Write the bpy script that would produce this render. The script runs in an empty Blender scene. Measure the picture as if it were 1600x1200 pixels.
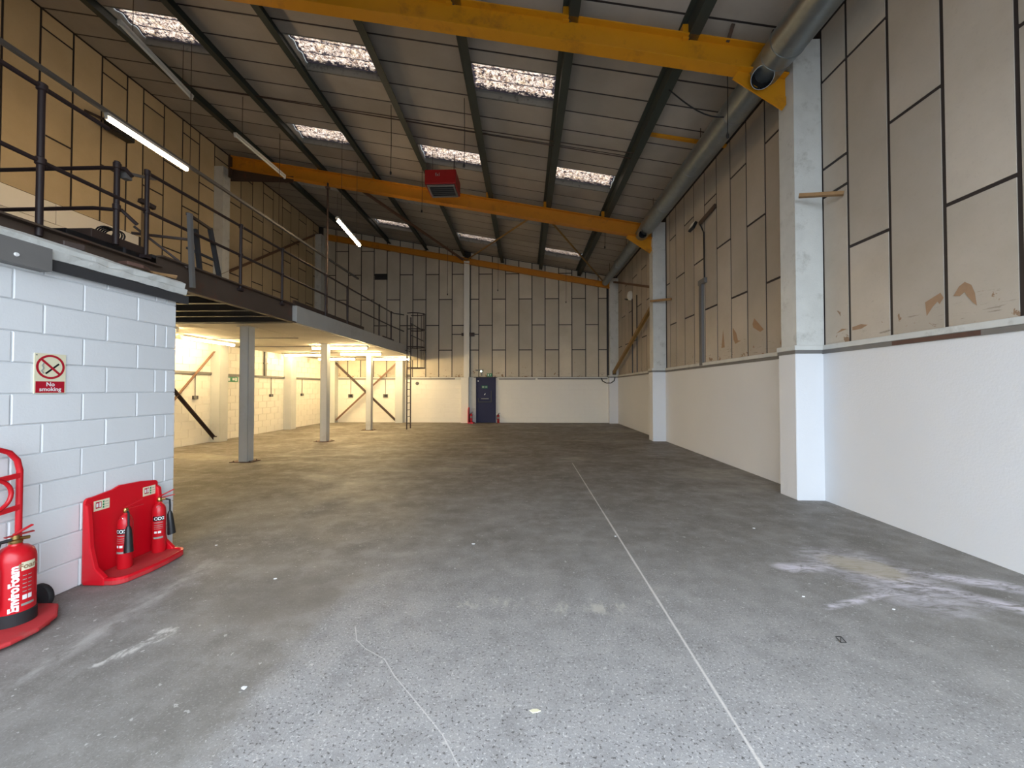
import bpy, bmesh, math, random
from mathutils import Vector, Matrix
R = random.Random(7)
SC = bpy.context.scene
COL = SC.collection
H = 1.6
# ------------------------------------------------------------------ camera
YAW = math.radians(1.85); PIT = math.radians(1.0)
f = Vector((-math.sin(YAW)*math.cos(PIT), math.cos(YAW)*math.cos(PIT), math.sin(PIT)))
r = Vector((math.cos(YAW), math.sin(YAW), 0)); u = r.cross(f)
cd = bpy.data.cameras.new('camera'); cam = bpy.data.objects.new('camera', cd); COL.objects.link(cam)
cam.matrix_world = Matrix(((r.x, u.x, -f.x, 0), (r.y, u.y, -f.y, 0), (r.z, u.z, -f.z, H), (0, 0, 0, 1)))
cd.sensor_width = 36; cd.lens = 36*620/1600; cd.shift_y = -3.5/1600; cd.clip_start = .05
SC.camera = cam
# ------------------------------------------------------------------ world, daylight, exposure
W = bpy.data.worlds.new('world'); SC.world = W; W.use_nodes = True
bg = W.node_tree.nodes['Background']; bg.inputs[0].default_value = (.78, .885, 1.0, 1); bg.inputs[1].default_value = 3.5
ld = bpy.data.lights.new('doorway_portal', 'AREA'); ld.shape = 'RECTANGLE'; ld.size = 7.6; ld.size_y = 5.0
ld.cycles.is_portal = True
lo = bpy.data.objects.new('doorway_portal', ld); COL.objects.link(lo)
lo.location = (.4, -.85, 2.5); lo.rotation_euler = (math.radians(90), 0, 0)
SC.view_settings.view_transform = 'Standard'; SC.view_settings.look = 'None'
SC.view_settings.gamma = 1; SC.view_settings.use_curve_mapping = False
SC.view_settings.exposure = 1.0
TUBE = 60.0
# ------------------------------------------------------------------ helpers
def lin(c):
    return tuple(((v/255)/12.92 if v <= 10 else (((v/255)+.055)/1.055)**2.4) for v in c)

class NT:
    def __init__(s, name):
        s.m = bpy.data.materials.new(name); s.m.use_nodes = True
        s.t = s.m.node_tree; s.b = s.t.nodes['Principled BSDF']; s.out = s.t.nodes['Material Output']
    def n(s, typ, ins=None, **kw):
        o = s.t.nodes.new(typ)
        for k, v in kw.items(): setattr(o, k, v)
        for k, v in (ins or {}).items():
            if hasattr(v, 'node'): s.t.links.new(v, o.inputs[k])
            else: o.inputs[k].default_value = v
        return o
    def pos(s): return s.n('ShaderNodeNewGeometry').outputs['Position']
    def math(s, op, a, b=0.0, c=0.0, clamp=False):
        return s.n('ShaderNodeMath', {0: a, 1: b, 2: c}, operation=op, use_clamp=clamp).outputs[0]
    def noise(s, scale, detail=4, rough=.55, vec=None, dist=0.0):
        return s.n('ShaderNodeTexNoise', {'Vector': vec if vec is not None else s.pos(), 'Scale': scale, 'Detail': detail, 'Roughness': rough, 'Distortion': dist}).outputs['Fac']
    def scaled(s, v):
        return s.n('ShaderNodeVectorMath', {0: s.pos(), 1: v}, operation='MULTIPLY').outputs[0]
    def ramp(s, x, a, b):
        return s.n('ShaderNodeMapRange', {'Value': x, 'From Min': a, 'From Max': b, 'To Min': 0.0, 'To Max': 1.0}).outputs[0]
    def mix(s, fac, a, b, mode='MIX'):
        o = s.t.nodes.new('ShaderNodeMix'); o.data_type = 'RGBA'; o.blend_type = mode
        for k, v in ((0, fac), (6, a), (7, b)):
            if hasattr(v, 'node'): s.t.links.new(v, o.inputs[k])
            else: o.inputs[k].default_value = (tuple(v)+(1,)) if (k and len(v) == 3) else v
        return o.outputs[2]
    def col(s, c):
        if hasattr(c, 'node'): s.t.links.new(c, s.b.inputs['Base Color'])
        else: s.b.inputs['Base Color'].default_value = tuple(c)+(1,)
    def bump(s, h, strength=.3, dist=.01):
        o = s.n('ShaderNodeBump', {'Height': h, 'Strength': strength, 'Distance': dist})
        s.t.links.new(o.outputs[0], s.b.inputs['Normal'])
    def set(s, **kw):
        for k, v in kw.items():
            k = {'rough': 'Roughness', 'metal': 'Metallic', 'spec': 'Specular IOR Level'}[k]
            if hasattr(v, 'node'): s.t.links.new(v, s.b.inputs[k])
            else: s.b.inputs[k].default_value = v
    def rand(s): return s.n('ShaderNodeObjectInfo').outputs['Random']

def paint(name, rgb, rough=.5, metal=0, var=.12, scale=6, dirt=None, bump=.1, dirt_amt=.5):
    t = NT(name); c = lin(rgb)
    n = t.noise(scale, 5)
    col = t.mix(n, tuple(v*(1-var) for v in c), tuple(min(1, v*(1+var)) for v in c))
    if dirt:
        d = t.ramp(t.noise(scale*.7, 8, .7), .55, .70)
        col = t.mix(t.math('MULTIPLY', d, dirt_amt), col, lin(dirt))
    t.col(col); t.set(rough=rough, metal=metal)
    t.bump(t.noise(scale*12, 4), bump, .004)
    return t.m

M = {}
M['steel_dark'] = paint('dark_brown_steel', (62, 48, 42), .55, dirt=(96, 60, 40))
M['rail'] = paint('rail_dark_paint', (48, 36, 36), .5, dirt=(70, 50, 42))
M['beam_brown'] = paint('brown_rusty_steel', (84, 70, 60), .6, dirt=(112, 62, 44), scale=4)
M['ochre'] = paint('ochre_paint', (204, 138, 14), .5, dirt=(120, 72, 30), scale=2.5, dirt_amt=.55)
M['ochre_dk'] = paint('ochre_brown_paint', (200, 130, 24), .55, dirt=(110, 66, 40), scale=3)
M['brace_y'] = paint('brace_paint', (150, 116, 60), .55, dirt=(100, 70, 45), scale=4)
M['brace_b'] = paint('brace_brown', (112, 84, 66), .6, dirt=(90, 60, 45))
M['green'] = paint('dark_green_steel', (48, 56, 52), .55, dirt=(36, 40, 38), scale=3)
M['tee'] = paint('dark_joint_strip', (44, 38, 38), .6)
M['grey_paint'] = paint('grey_painted_steel', (176, 174, 168), .5, dirt=(140, 130, 118), scale=3, dirt_amt=.4)
M['post_paint'] = paint('post_paint', (196, 198, 196), .5, scale=2, dirt=(165, 160, 150), dirt_amt=.4)
M['reveal'] = paint('dirty_grey_reveal', (128, 126, 118), .8, dirt=(60, 56, 50), scale=9, dirt_amt=.8)
M['grey_dk'] = paint('mid_grey_steel', (112, 110, 108), .5, scale=5)
M['charcoal'] = paint('charcoal_steel', (58, 58, 60), .5, scale=5)
M['black'] = paint('black_plastic', (24, 24, 26), .4)
M['throat_shade'] = paint('painted_duct_shade', (16, 16, 17), 1.0)  # matt near-black colour paints the shade inside the duct outlets
M['rubber'] = paint('black_rubber', (30, 30, 32), .7)
M['plate'] = paint('rusty_base_plate', (92, 66, 56), .7, dirt=(60, 50, 46))
M['white_p'] = paint('white_plastic', (228, 228, 222), .4, var=.03, bump=.02)
M['timber'] = paint('bare_timber', (150, 116, 76), .7, var=.25, scale=20)
M['card'] = paint('card_sheet', (150, 130, 104), .8)
M['blue'] = paint('blue_door_paint', (14, 20, 66), .6, var=.2, bump=.03, scale=2)
M['red'] = paint('red_gloss', (196, 22, 34), .3, var=.06, bump=.03, scale=3)
M['red_pl'] = paint('red_plastic', (212, 12, 32), .38, var=.05, bump=.05, scale=5)
M['red_dusty'] = paint('red_dusty_plastic', (190, 48, 52), .7, dirt=(150, 96, 90), scale=9, bump=.2)
M['red_dark'] = paint('dark_red', (150, 20, 20), .45)
M['brass'] = paint('brass', (190, 160, 100), .3, 1.0)
M['chrome'] = paint('chrome', (200, 200, 200), .25, 1.0)
M['white_t'] = paint('white_print', (235, 235, 235), .5, var=.02, bump=0)
M['cream_t'] = paint('cream_print', (226, 220, 190), .5, var=.02, bump=0)
M['red_t'] = paint('red_print', (176, 10, 38), .5, var=.02, bump=0)
M['green_t'] = paint('green_print', (24, 130, 84), .5, var=.02, bump=0)
M['black_t'] = paint('black_print', (18, 18, 20), .5, var=.02, bump=0)
M['grey_t'] = paint('grey_print', (150, 152, 146), .5, var=.02, bump=0)
M['brown_tear'] = paint('brown_torn_paper', (158, 128, 100), .8, var=.15, scale=14)
M['concrete_w'] = paint('whitewashed_concrete', (206, 207, 203), .75, dirt=(150, 148, 140), scale=5, bump=.7, dirt_amt=.5)
M['duct'] = paint('galvanised_steel', (150, 158, 162), .38, .85, var=.18, scale=9, bump=.04)
M['lamp_body'] = paint('lamp_body', (208, 208, 204), .4, var=.03)

def m_blockpaint(name, rgb):
    t = NT(name); c = lin(rgb)
    col = t.mix(t.noise(1.3, 4), tuple(v*.95 for v in c), c)
    d = t.ramp(t.noise(2.2, 8, .75), .62, .75)
    col = t.mix(t.math('MULTIPLY', d, .25), col, tuple(v*.72 for v in c))
    t.col(col); t.set(rough=.55)
    h = t.math('ADD', t.noise(60, 4, .6), t.math('MULTIPLY', t.noise(9, 3), 2.0))
    t.bump(h, .35, .004); return t.m
M['block'] = m_blockpaint('white_painted_block', (226, 228, 230))
M['block_l'] = m_blockpaint('cream_white_block', (238, 234, 224))
def m_render():
    t = NT('white_painted_render'); c = lin((228, 230, 233))
    col = t.mix(t.noise(.8, 5), tuple(v*.93 for v in c), c)
    sp = t.ramp(t.noise(14, 6, .7), .66, .74)
    col = t.mix(t.math('MULTIPLY', sp, .4), col, lin((244, 246, 250)))
    t.col(col); t.set(rough=.6)
    t.bump(t.math('ADD', t.noise(3.5, 5), t.math('MULTIPLY', t.noise(45, 4), .35)), .45, .012); return t.m
M['render'] = m_render()

def m_panel(name, rgb, stain=True, zb=2.15):
    t = NT(name); c = lin(rgb); rn = t.rand()
    a = tuple(v*.84 for v in c); b = tuple(min(1, v*1.08) for v in c)
    col = t.mix(rn, a, b)
    col = t.mix(t.math('MULTIPLY', t.ramp(t.noise(.9, 5, .6), .35, .7), .45), col, tuple(v*w for v, w in zip(c, (.60, .58, .52))))
    col = t.mix(t.math('MULTIPLY', t.ramp(t.noise(30, 6, .7), .55, .75), .22), col, tuple(v*.6 for v in c))
    if stain:
        z = t.n('ShaderNodeSeparateXYZ', {0: t.pos()}).outputs[2]
        band = t.ramp(z, zb+.95, zb+.05)
        pn = t.noise(1.0, 8, .62, vec=t.scaled((4.2, 4.2, 5.5)), dist=.6)
        th = t.math('ADD', pn, t.math('MULTIPLY', band, .16))
        msk = t.math('MULTIPLY', t.ramp(th, .765, .775), t.ramp(band, 0.0, .1))
        col = t.mix(msk, col, lin((146, 120, 96)))
        pn2 = t.noise(1.0, 8, .7, vec=t.scaled((3, 3, 30)), dist=.5)
        m2 = t.math('MULTIPLY', t.ramp(t.math('ADD', pn2, t.math('MULTIPLY', band, .12)), .70, .74), t.math('MULTIPLY', band, .7))
        col = t.mix(m2, col, lin((104, 88, 74)))
    t.col(col); t.set(rough=.8)
    t.bump(t.noise(40, 5), .15, .004); return t.m
M['panel_r'] = m_panel('wall_board_right', (192, 182, 168))
M['panel_b'] = m_panel('wall_board_back', (208, 198, 180))
M['panel_l'] = m_panel('wall_board_left', (204, 184, 148), stain=False)
M['panel_c'] = m_panel('roof_lining_board', (176, 168, 158), stain=False)
M['soffit'] = m_panel('soffit_board', (222, 214, 196), stain=False)

def m_floor():
    t = NT('worn_concrete_floor')
    sep = t.n('ShaderNodeSeparateXYZ', {0: t.pos()}); x, y = sep.outputs[0], sep.outputs[1]
    w1 = t.noise(.35, 6, .6); w2 = t.noise(1.6, 7, .65); w3 = t.noise(9, 6, .7)
    str_ = t.noise(1.0, 6, .6, vec=t.scaled((.9, 3.2, 1)))
    c = t.mix(t.ramp(w1, .3, .7), lin((122, 118, 112)), lin((146, 143, 139)))
    c = t.mix(t.math('MULTIPLY', t.ramp(w2, .42, .62), .5), c, lin((112, 107, 100)))
    c = t.mix(t.math('MULTIPLY', t.ramp(str_, .55, .75), .35), c, lin((170, 166, 160)))
    c = t.mix(t.math('MULTIPLY', t.ramp(w3, .5, .7), .25), c, lin((100, 96, 92)))
    # brown tyre-dark lane in the middle distance
    lane = t.math('MULTIPLY', t.ramp(t.math('ADD', y, t.math('MULTIPLY', w2, 3.0)), 7.5, 11.0), t.ramp(t.math('ADD', t.noise(.5, 5), 0), .3, .6))
    c = t.mix(t.math('MULTIPLY', lane, .35), c, lin((96, 84, 76)))
    # oily brown dirt: worn bands across the far half, heavier under the mezzanine
    bn = t.noise(1.0, 7, .65, vec=t.scaled((.45, 1.0, 1)), dist=.8)
    oil = t.math('MULTIPLY', t.ramp(bn, .40, .56), t.ramp(t.math('ADD', y, t.math('MULTIPLY', w1, 2.0)), 5.5, 8.0))
    c = t.mix(t.math('MULTIPLY', oil, t.math('ADD', .30, t.math('MULTIPLY', t.ramp(x, -3.0, -5.5), .35))), c, lin((84, 72, 56)))
    c = t.mix(t.math('MULTIPLY', t.math('MULTIPLY', t.ramp(bn, .44, .36), t.ramp(y, 5.5, 8.0)), .4), c, lin((176, 168, 152)))
    def seg(ax, ay, bx, by, w, wob=0.0, soft=.3):
        dx, dy = bx-ax, by-ay; L2 = dx*dx+dy*dy
        px = t.math('SUBTRACT', x, ax); py = t.math('SUBTRACT', y, ay)
        h = t.math('DIVIDE', t.math('ADD', t.math('MULTIPLY', px, dx), t.math('MULTIPLY', py, dy)), L2, clamp=True)
        qx = t.math('SUBTRACT', px, t.math('MULTIPLY', h, dx)); qy = t.math('SUBTRACT', py, t.math('MULTIPLY', h, dy))
        d = t.math('SQRT', t.math('ADD', t.math('MULTIPLY', qx, qx), t.math('MULTIPLY', qy, qy)))
        if wob: d = t.math('ADD', d, t.math('MULTIPLY', t.math('SUBTRACT', w2, .5), wob))
        return t.ramp(d, w, w*soft)
    def rough(m, lo=.42, hi=.56): return t.math('MULTIPLY', m, t.ramp(w4, lo, hi))
    w4 = t.noise(1.0, 8, .72, vec=t.scaled((9, 5, 1)), dist=.4)
    # exposed aggregate nearer the doorway: paler with pits and grains
    bnd = t.math('ADD', t.math('MULTIPLY', t.math('ADD', x, 1.45), 2.2), t.math('MULTIPLY', t.math('SUBTRACT', w2, .5), 2.0))
    agg = t.math('MULTIPLY', t.ramp(bnd, -.15, .35), t.ramp(t.math('ADD', y, t.math('MULTIPLY', w1, 2.0)), 5.2, 2.8))
    agg = t.math('MULTIPLY', agg, t.ramp(t.math('SUBTRACT', x, t.math('MULTIPLY', w2, 1.5)), 2.4, .6))
    c = t.mix(t.math('MULTIPLY', agg, .75), c, lin((172, 171, 172)))
    g1 = t.noise(75, 2, .5); g2 = t.noise(1.0, 2, .5, vec=t.scaled((61, 61, 47.3))); g3 = t.noise(1.0, 3, .6, vec=t.scaled((23, 23, 11.7)))
    c = t.mix(t.math('MULTIPLY', t.ramp(g1, .59, .66), t.math('ADD', t.math('MULTIPLY', agg, .6), .2)), c, lin((206, 204, 202)))
    c = t.mix(t.math('MULTIPLY', t.ramp(g2, .60, .66), t.math('ADD', t.math('MULTIPLY', agg, .6), .15)), c, lin((66, 62, 60)))
    c = t.mix(t.math('MULTIPLY', t.ramp(g3, .67, .69), .6), c, lin((214, 210, 206)))
    mott = t.noise(4.5, 8, .72)
    c = t.mix(t.math('MULTIPLY', t.ramp(mott, .50, .62), .28), c, lin((178, 174, 170)))
    c = t.mix(t.math('MULTIPLY', t.ramp(mott, .50, .34), .30), c, lin((96, 92, 88)))
    fine = t.noise(120, 3, .7)
    c = t.mix(t.math('MULTIPLY', t.ramp(fine, .45, .7), .3), c, lin((92, 90, 88)))
    # smooth patches
    c = t.mix(t.math('MULTIPLY', seg(-2.0, 3.05, -1.75, 3.1, .36, .9, .6), .45), c, lin((104, 100, 94)))
    c = t.mix(t.math('MULTIPLY', rough(seg(-2.72, 1.6, -2.88, 3.6, .12, .22, .1), .38, .58), .65), c, lin((186, 182, 178)))
    c = t.mix(t.math('MULTIPLY', rough(seg(-2.49, 2.22, -2.36, 2.52, .045, .5, .4), .42, .52), .75), c, lin((214, 210, 204)))
    c = t.mix(t.math('MULTIPLY', rough(seg(-.5, 2.98, .9, 2.92, .10, .5, .2), .50, .60), .6), c, lin((196, 190, 178)))
    # saw-cut joint and crack
    c = t.mix(t.math('MULTIPLY', seg(1.02, 8.6, 1.0, 0.0, .012, .016, .3), .8), c, lin((214, 208, 202)))
    cr = [(-1.14, 2.66), (-1.07, 2.52), (-.98, 2.44), (-.83, 2.35), (-.73, 2.22), (-.51, 1.99), (-.38, 1.85), (-.28, 1.7)]
    for a, b in zip(cr, cr[1:]): c = t.mix(t.math('MULTIPLY', seg(*a, *b, .0045, .004, .3), .6), c, lin((214, 210, 206)))
    # spill with pale streaks near the right wall
    sp = t.noise(1.0, 7, .65, vec=t.scaled((5.0, 14.0, 1)), dist=1.2)
    ringd = seg(3.0, 3.66, 3.12, 3.4, .50, .9, .2)
    streak = t.math('MAXIMUM', t.math('MAXIMUM', seg(3.1, 3.5, 3.75, 2.9, .17, .3, .2), seg(3.0, 3.75, 3.9, 3.35, .13, .3, .2)),
                    t.math('MAXIMUM', seg(2.35, 3.65, 3.0, 3.7, .13, .3, .2), seg(2.2, 3.0, 3.05, 3.3, .05, .08, .2)))
    fan = t.math('MULTIPLY', t.math('MAXIMUM', ringd, streak), t.ramp(sp, .38, .56))
    c = t.mix(t.math('MULTIPLY', fan, .95), c, lin((208, 202, 210)))
    c = t.mix(t.math('MULTIPLY', seg(2.98, 3.72, 3.12, 3.62, .26, .35, .5), .8), c, lin((170, 160, 140)))
    # scattered dark rubber marks
    dk = t.ramp(t.noise(1.0, 5, .6, vec=t.scaled((1.2, 4.5, 1))), .70, .74)
    c = t.mix(t.math('MULTIPLY', dk, t.math('MULTIPLY', t.ramp(y, 4, 6), .5)), c, lin((66, 60, 56)))
    t.col(c); t.set(rough=t.n('ShaderNodeMapRange', {'Value': w2, 'From Min': .3, 'From Max': .7, 'To Min': .5, 'To Max': .75}).outputs[0], spec=.4)
    hh = t.math('ADD', t.math('MULTIPLY', fine, t.math('ADD', t.math('MULTIPLY', agg, 1.2), .3)), t.math('MULTIPLY', w3, 1.0))
    t.bump(hh, .35, .006); return t.m
M['floor'] = m_floor()

def emit(name, rgb, s):
    t = NT(name); e = t.n('ShaderNodeEmission', {'Color': tuple(rgb)+(1,), 'Strength': s})
    t.t.links.new(e.outputs[0], t.out.inputs[0]); return t.m
M['tube'] = emit('lit_tube', (1.0, .72, .42), TUBE*.8)
M['tube_low'] = emit('lit_tube_warm', (1.0, .74, .38), TUBE*1.1)
M['led'] = emit('small_lit_lamp', (.85, 1.0, .8), 3)

def m_sky():
    t = NT('mossy_rooflight_sheet'); t.t.nodes.remove(t.b)
    sep = t.n('ShaderNodeSeparateXYZ', {0: t.pos()}); x, y = sep.outputs[0], sep.outputs[1]
    n = t.noise(17, 8, .9); n2 = t.noise(1.0, 6, .7, vec=t.scaled((7, 14, 6))); n3 = t.noise(1.0, 7, .75, vec=t.scaled((11, 20, 11)))
    c = t.mix(t.ramp(n, .46, .54), (.050, .024, .014), (.30, .225, .175))
    c = t.mix(t.math('MULTIPLY', t.ramp(n2, .5, .7), .6), c, (.22, .145, .07))
    fy = t.math('FRACT', t.math('DIVIDE', t.math('SUBTRACT', y, 1.4), .30))         # corrugation phase
    valley = t.math('ABSOLUTE', t.math('SUBTRACT', fy, .5))
    gy = t.math('MULTIPLY', t.math('FRACT', t.math('DIVIDE', t.math('SUBTRACT', y, 1.4), 3.0)), 3.0)
    gx = t.math('MULTIPLY', t.math('FRACT', t.math('DIVIDE', t.math('SUBTRACT', x, 2.48), 1.8)), 1.8)
    ed = t.math('MINIMUM', t.math('MINIMUM', gy, t.math('SUBTRACT', .9, gy)), t.math('MINIMUM', gx, t.math('SUBTRACT', 1.8, gx)))
    e = t.math('MULTIPLY', t.ramp(ed, .16, .02), .22)
    v = t.math('MULTIPLY', t.ramp(valley, .26, .46), .14)
    moss = t.ramp(t.math('ADD', t.math('ADD', n3, e), v), .545, .57)
    c = t.mix(moss, c, (.012, .009, .010))
    tr = t.n('ShaderNodeBsdfTranslucent', {'Color': c}); tp = t.n('ShaderNodeBsdfTransparent', {'Color': c})
    mx = t.n('ShaderNodeMixShader', {0: .45, 1: tr.outputs[0], 2: tp.outputs[0]})
    t.t.links.new(mx.outputs[0], t.out.inputs[0]); return t.m
M['rooflight'] = m_sky()

class MB:
    def __init__(s): s.v = []; s.f = []; s.sm = []
    def add(s, vs, fs, smooth=False):
        o = len(s.v); s.v += [tuple(p) for p in vs]
        for q in fs: s.f.append(tuple(i+o for i in q)); s.sm.append(smooth)
        return s
    def box(s, x0, x1, y0, y1, z0, z1):
        x0, x1 = sorted((x0, x1)); y0, y1 = sorted((y0, y1)); z0, z1 = sorted((z0, z1))
        v = [(x, y, z) for z in (z0, z1) for y in (y0, y1) for x in (x0, x1)]
        return s.add(v, [(0, 2, 3, 1), (4, 5, 7, 6), (0, 1, 5, 4), (2, 6, 7, 3), (0, 4, 6, 2), (1, 3, 7, 5)])
    def frame(s, c, e1, e2, e3, h):
        c = Vector(c); e1, e2, e3 = Vector(e1), Vector(e2), Vector(e3)
        v = [c+e1*(h[0]*i)+e2*(h[1]*j)+e3*(h[2]*k) for k in (-1, 1) for j in (-1, 1) for i in (-1, 1)]
        return s.add(v, [(0, 2, 3, 1), (4, 5, 7, 6), (0, 1, 5, 4), (2, 6, 7, 3), (0, 4, 6, 2), (1, 3, 7, 5)])
    def bar(s, p, q, w, d, up=(0, 0, 1)):
        p, q = Vector(p), Vector(q); a = (q-p).normalized(); up = Vector(up)
        b = a.cross(up)
        if b.length < 1e-4: b = a.cross(Vector((0, 1, 0)))
        b.normalize(); c = b.cross(a)
        return s.frame((p+q)/2, a, b, c, ((q-p).length/2, w/2, d/2))
    def tube(s, pts, rad, n=10, cap=True, closed=False):
        pts = [Vector(p) for p in pts]; N = len(pts); rr = rad if isinstance(rad, (list, tuple)) else [rad]*N
        vs = []; prev = None
        for i, p in enumerate(pts):
            if closed: a = (pts[(i+1) % N]-pts[i-1])
            else: a = (pts[min(i+1, N-1)]-pts[max(i-1, 0)])
            a.normalize()
            if prev is None:
                b = a.orthogonal().normalized()
            else:
                b = (prev-a*prev.dot(a))
                b = b.normalized() if b.length > 1e-5 else a.orthogonal().normalized()
            prev = b; c = a.cross(b)
            for k in range(n):
                t = 2*math.pi*k/n; vs.append(p+(b*math.cos(t)+c*math.sin(t))*rr[i])
        fs = []
        for i in range(N if closed else N-1):
            j = (i+1) % N
            for k in range(n):
                l = (k+1) % n; fs.append((i*n+k, i*n+l, j*n+l, j*n+k))
        s.add(vs, fs, True)
        if cap and not closed:
            o = len(s.v)-N*n
            s.f.append(tuple(o+k for k in reversed(range(n)))); s.sm.append(False)
            s.f.append(tuple(o+(N-1)*n+k for k in range(n))); s.sm.append(False)
        return s
    def lathe(s, c, prof, n=24, axis=(0, 0, 1)):
        c = Vector(c); a = Vector(axis).normalized(); b = a.orthogonal().normalized(); d = a.cross(b)
        vs = [c+a*z+(b*math.cos(2*math.pi*k/n)+d*math.sin(2*math.pi*k/n))*rr for rr, z in prof for k in range(n)]
        fs = [(i*n+k, i*n+(k+1) % n, (i+1)*n+(k+1) % n, (i+1)*n+k) for i in range(len(prof)-1) for k in range(n)]
        return s.add(vs, fs, True)
    def prism(s, poly, d):          # poly: list of 3-D points, d: extrusion vector
        d = Vector(d); n = len(poly); p = [Vector(q) for q in poly]
        return s.add(p+[q+d for q in p], [tuple(reversed(range(n))), tuple(range(n, 2*n))]+[(i, (i+1) % n, (i+1) % n+n, i+n) for i in range(n)])
    def cushion(s, o, U, V, Nn, w, h, d, b):   # chamfered slab: corner o, width along U, height along V, thickness d along Nn
        o, U, V, Nn = Vector(o), Vector(U), Vector(V), Vector(Nn)
        P = lambda x, y, z: o+U*x+V*y+Nn*z
        v = [P(0, 0, 0), P(w, 0, 0), P(w, h, 0), P(0, h, 0), P(0, 0, d-b), P(w, 0, d-b), P(w, h, d-b), P(0, h, d-b), P(b, b, d), P(w-b, b, d), P(w-b, h-b, d), P(b, h-b, d)]
        return s.add(v, [(3, 2, 1, 0), (8, 9, 10, 11)]+[(i, (i+1) % 4, (i+1) % 4+4, i+4) for i in range(4)]+[(i+4, (i+1) % 4+4, (i+1) % 4+8, i+8) for i in range(4)])

def put(name, mb, mat, parent=None, label=None, bevel=0):
    v = mb.v
    lo_ = [min(p[i] for p in v) for i in range(3)]; hi = [max(p[i] for p in v) for i in range(3)]
    c = Vector(((lo_[0]+hi[0])/2, (lo_[1]+hi[1])/2, lo_[2]))
    me = bpy.data.meshes.new(name); me.from_pydata([tuple(Vector(p)-c) for p in v], [], mb.f)
    bm = bmesh.new(); bm.from_mesh(me); bmesh.ops.recalc_face_normals(bm, faces=bm.faces); bm.to_mesh(me); bm.free()
    me.polygons.foreach_set('use_smooth', mb.sm)
    if any(mb.sm): me.set_sharp_from_angle(angle=math.radians(40))
    me.materials.append(M[mat])
    o = bpy.data.objects.new(name, me); COL.objects.link(o)
    if parent is not None:
        o.parent = parent; o.location = c-WL[parent.name]
    else: o.location = c
    WL[o.name] = c
    if bevel:
        b = o.modifiers.new('bevel', 'BEVEL'); b.width = bevel; b.segments = 2; b.limit_method = 'ANGLE'
    if label: o['label'] = label
    return o
WL = {}
def thing(name, label, cat, loc, group=None):
    o = bpy.data.objects.new(name, None); COL.objects.link(o); o.location = loc; WL[o.name] = Vector(loc)
    o.empty_display_size = .1
    o['label'] = label; o['category'] = cat
    if group: o['group'] = group
    return o
def tag(o, label, cat, group=None):
    o['label'] = label; o['category'] = cat
    if group: o['group'] = group
    return o
def struct(o): o['kind'] = 'structure'; return o
def copy_tree(o, loc, label=None, group=None, parent=None):
    c = o.copy(); COL.objects.link(c)
    if parent is None:
        c.location = loc; WL[c.name] = Vector(loc)
        if label: c['label'] = label
        if group: c['group'] = group
    else: c.parent = parent
    for ch in list(o.children): copy_tree(ch, None, parent=c)
    return c
def text(name, s, size, mat, parent, origin, U, V, bold=0.0, align='CENTER', bend=None, label=None, sx=1.0):
    """flat print: origin = centre, U reading direction, V up; bend=(centre, radius) wraps it on an upright cylinder"""
    cu = bpy.data.curves.new(name, 'FONT'); cu.body = s; cu.size = size; cu.align_x = align; cu.align_y = 'CENTER'; cu.offset = bold; cu.resolution_u = 3
    to = bpy.data.objects.new(name, cu); COL.objects.link(to)
    dg = bpy.context.evaluated_depsgraph_get(); dg.update()
    me0 = bpy.data.meshes.new_from_object(to.evaluated_get(dg)); bpy.data.objects.remove(to)
    origin, U, V = Vector(origin), Vector(U), Vector(V); N = U.cross(V)
    vs = [(v.co.x*sx, v.co.y) for v in me0.vertices]; fs = [tuple(p.vertices) for p in me0.polygons]
    mb = MB()
    if bend is None: pts = [origin+U*a+V*b for a, b in vs]
    else:
        c, rad, a0 = bend    # a0 = angle of the text centre round the cylinder, origin.z = height; U/V given as 2-D axes (ux,uz),(vx,vz)
        pts = []
        for a, b in vs:
            h = U.x*a+V.x*b; z = U.z*a+V.z*b; an = a0+h/rad
            pts.append(Vector((c[0]+math.cos(an)*rad, c[1]+math.sin(an)*rad, origin.z+z)))
    mb.add(pts, fs)
    o = put(name, mb, mat, parent, label)
    bpy.data.meshes.remove(me0); return o
def curved(mb, c, rad, a0, a1, z0, z1, n=8):    # label wrapped on a cylinder
    vs = []
    for i in range(n+1):
        a = a0+(a1-a0)*i/n
        vs += [(c[0]+math.cos(a)*rad, c[1]+math.sin(a)*rad, z0), (c[0]+math.cos(a)*rad, c[1]+math.sin(a)*rad, z1)]
    mb.add(vs, [(2*i, 2*i+2, 2*i+3, 2*i+1) for i in range(n)], True)
    return mb
def arc(cx, cy, rad, a0, a1, n): return [(cx+rad*math.cos(math.radians(a0+(a1-a0)*i/n)), cy+rad*math.sin(math.radians(a0+(a1-a0)*i/n))) for i in range(n+1)]

XR, XLL, XLU, YB, XE = 4.30, -9.45, -9.90, 18.70, -4.80     # right wall, left wall low/high, back wall, mezzanine edge
SL = .182
def roof(x, z0=7.62): return z0-SL*x
th = math.atan(SL); E1 = Vector((math.cos(th), 0, -math.sin(th))); EN = Vector((math.sin(th), 0, math.cos(th)))
Y0 = -1.0
ZD_ = 3.34
# ================================================================== STRUCTURE
fl = struct(put('floor', MB().box(-10.2, 4.7, Y0, 19.0, -.15, 0), 'floor'))
yard = put('outside_yard', MB().box(-30, 30, -40, Y0-.002, -.2, -.02), 'floor'); struct(yard); yard.name = 'floor_yard'
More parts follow.
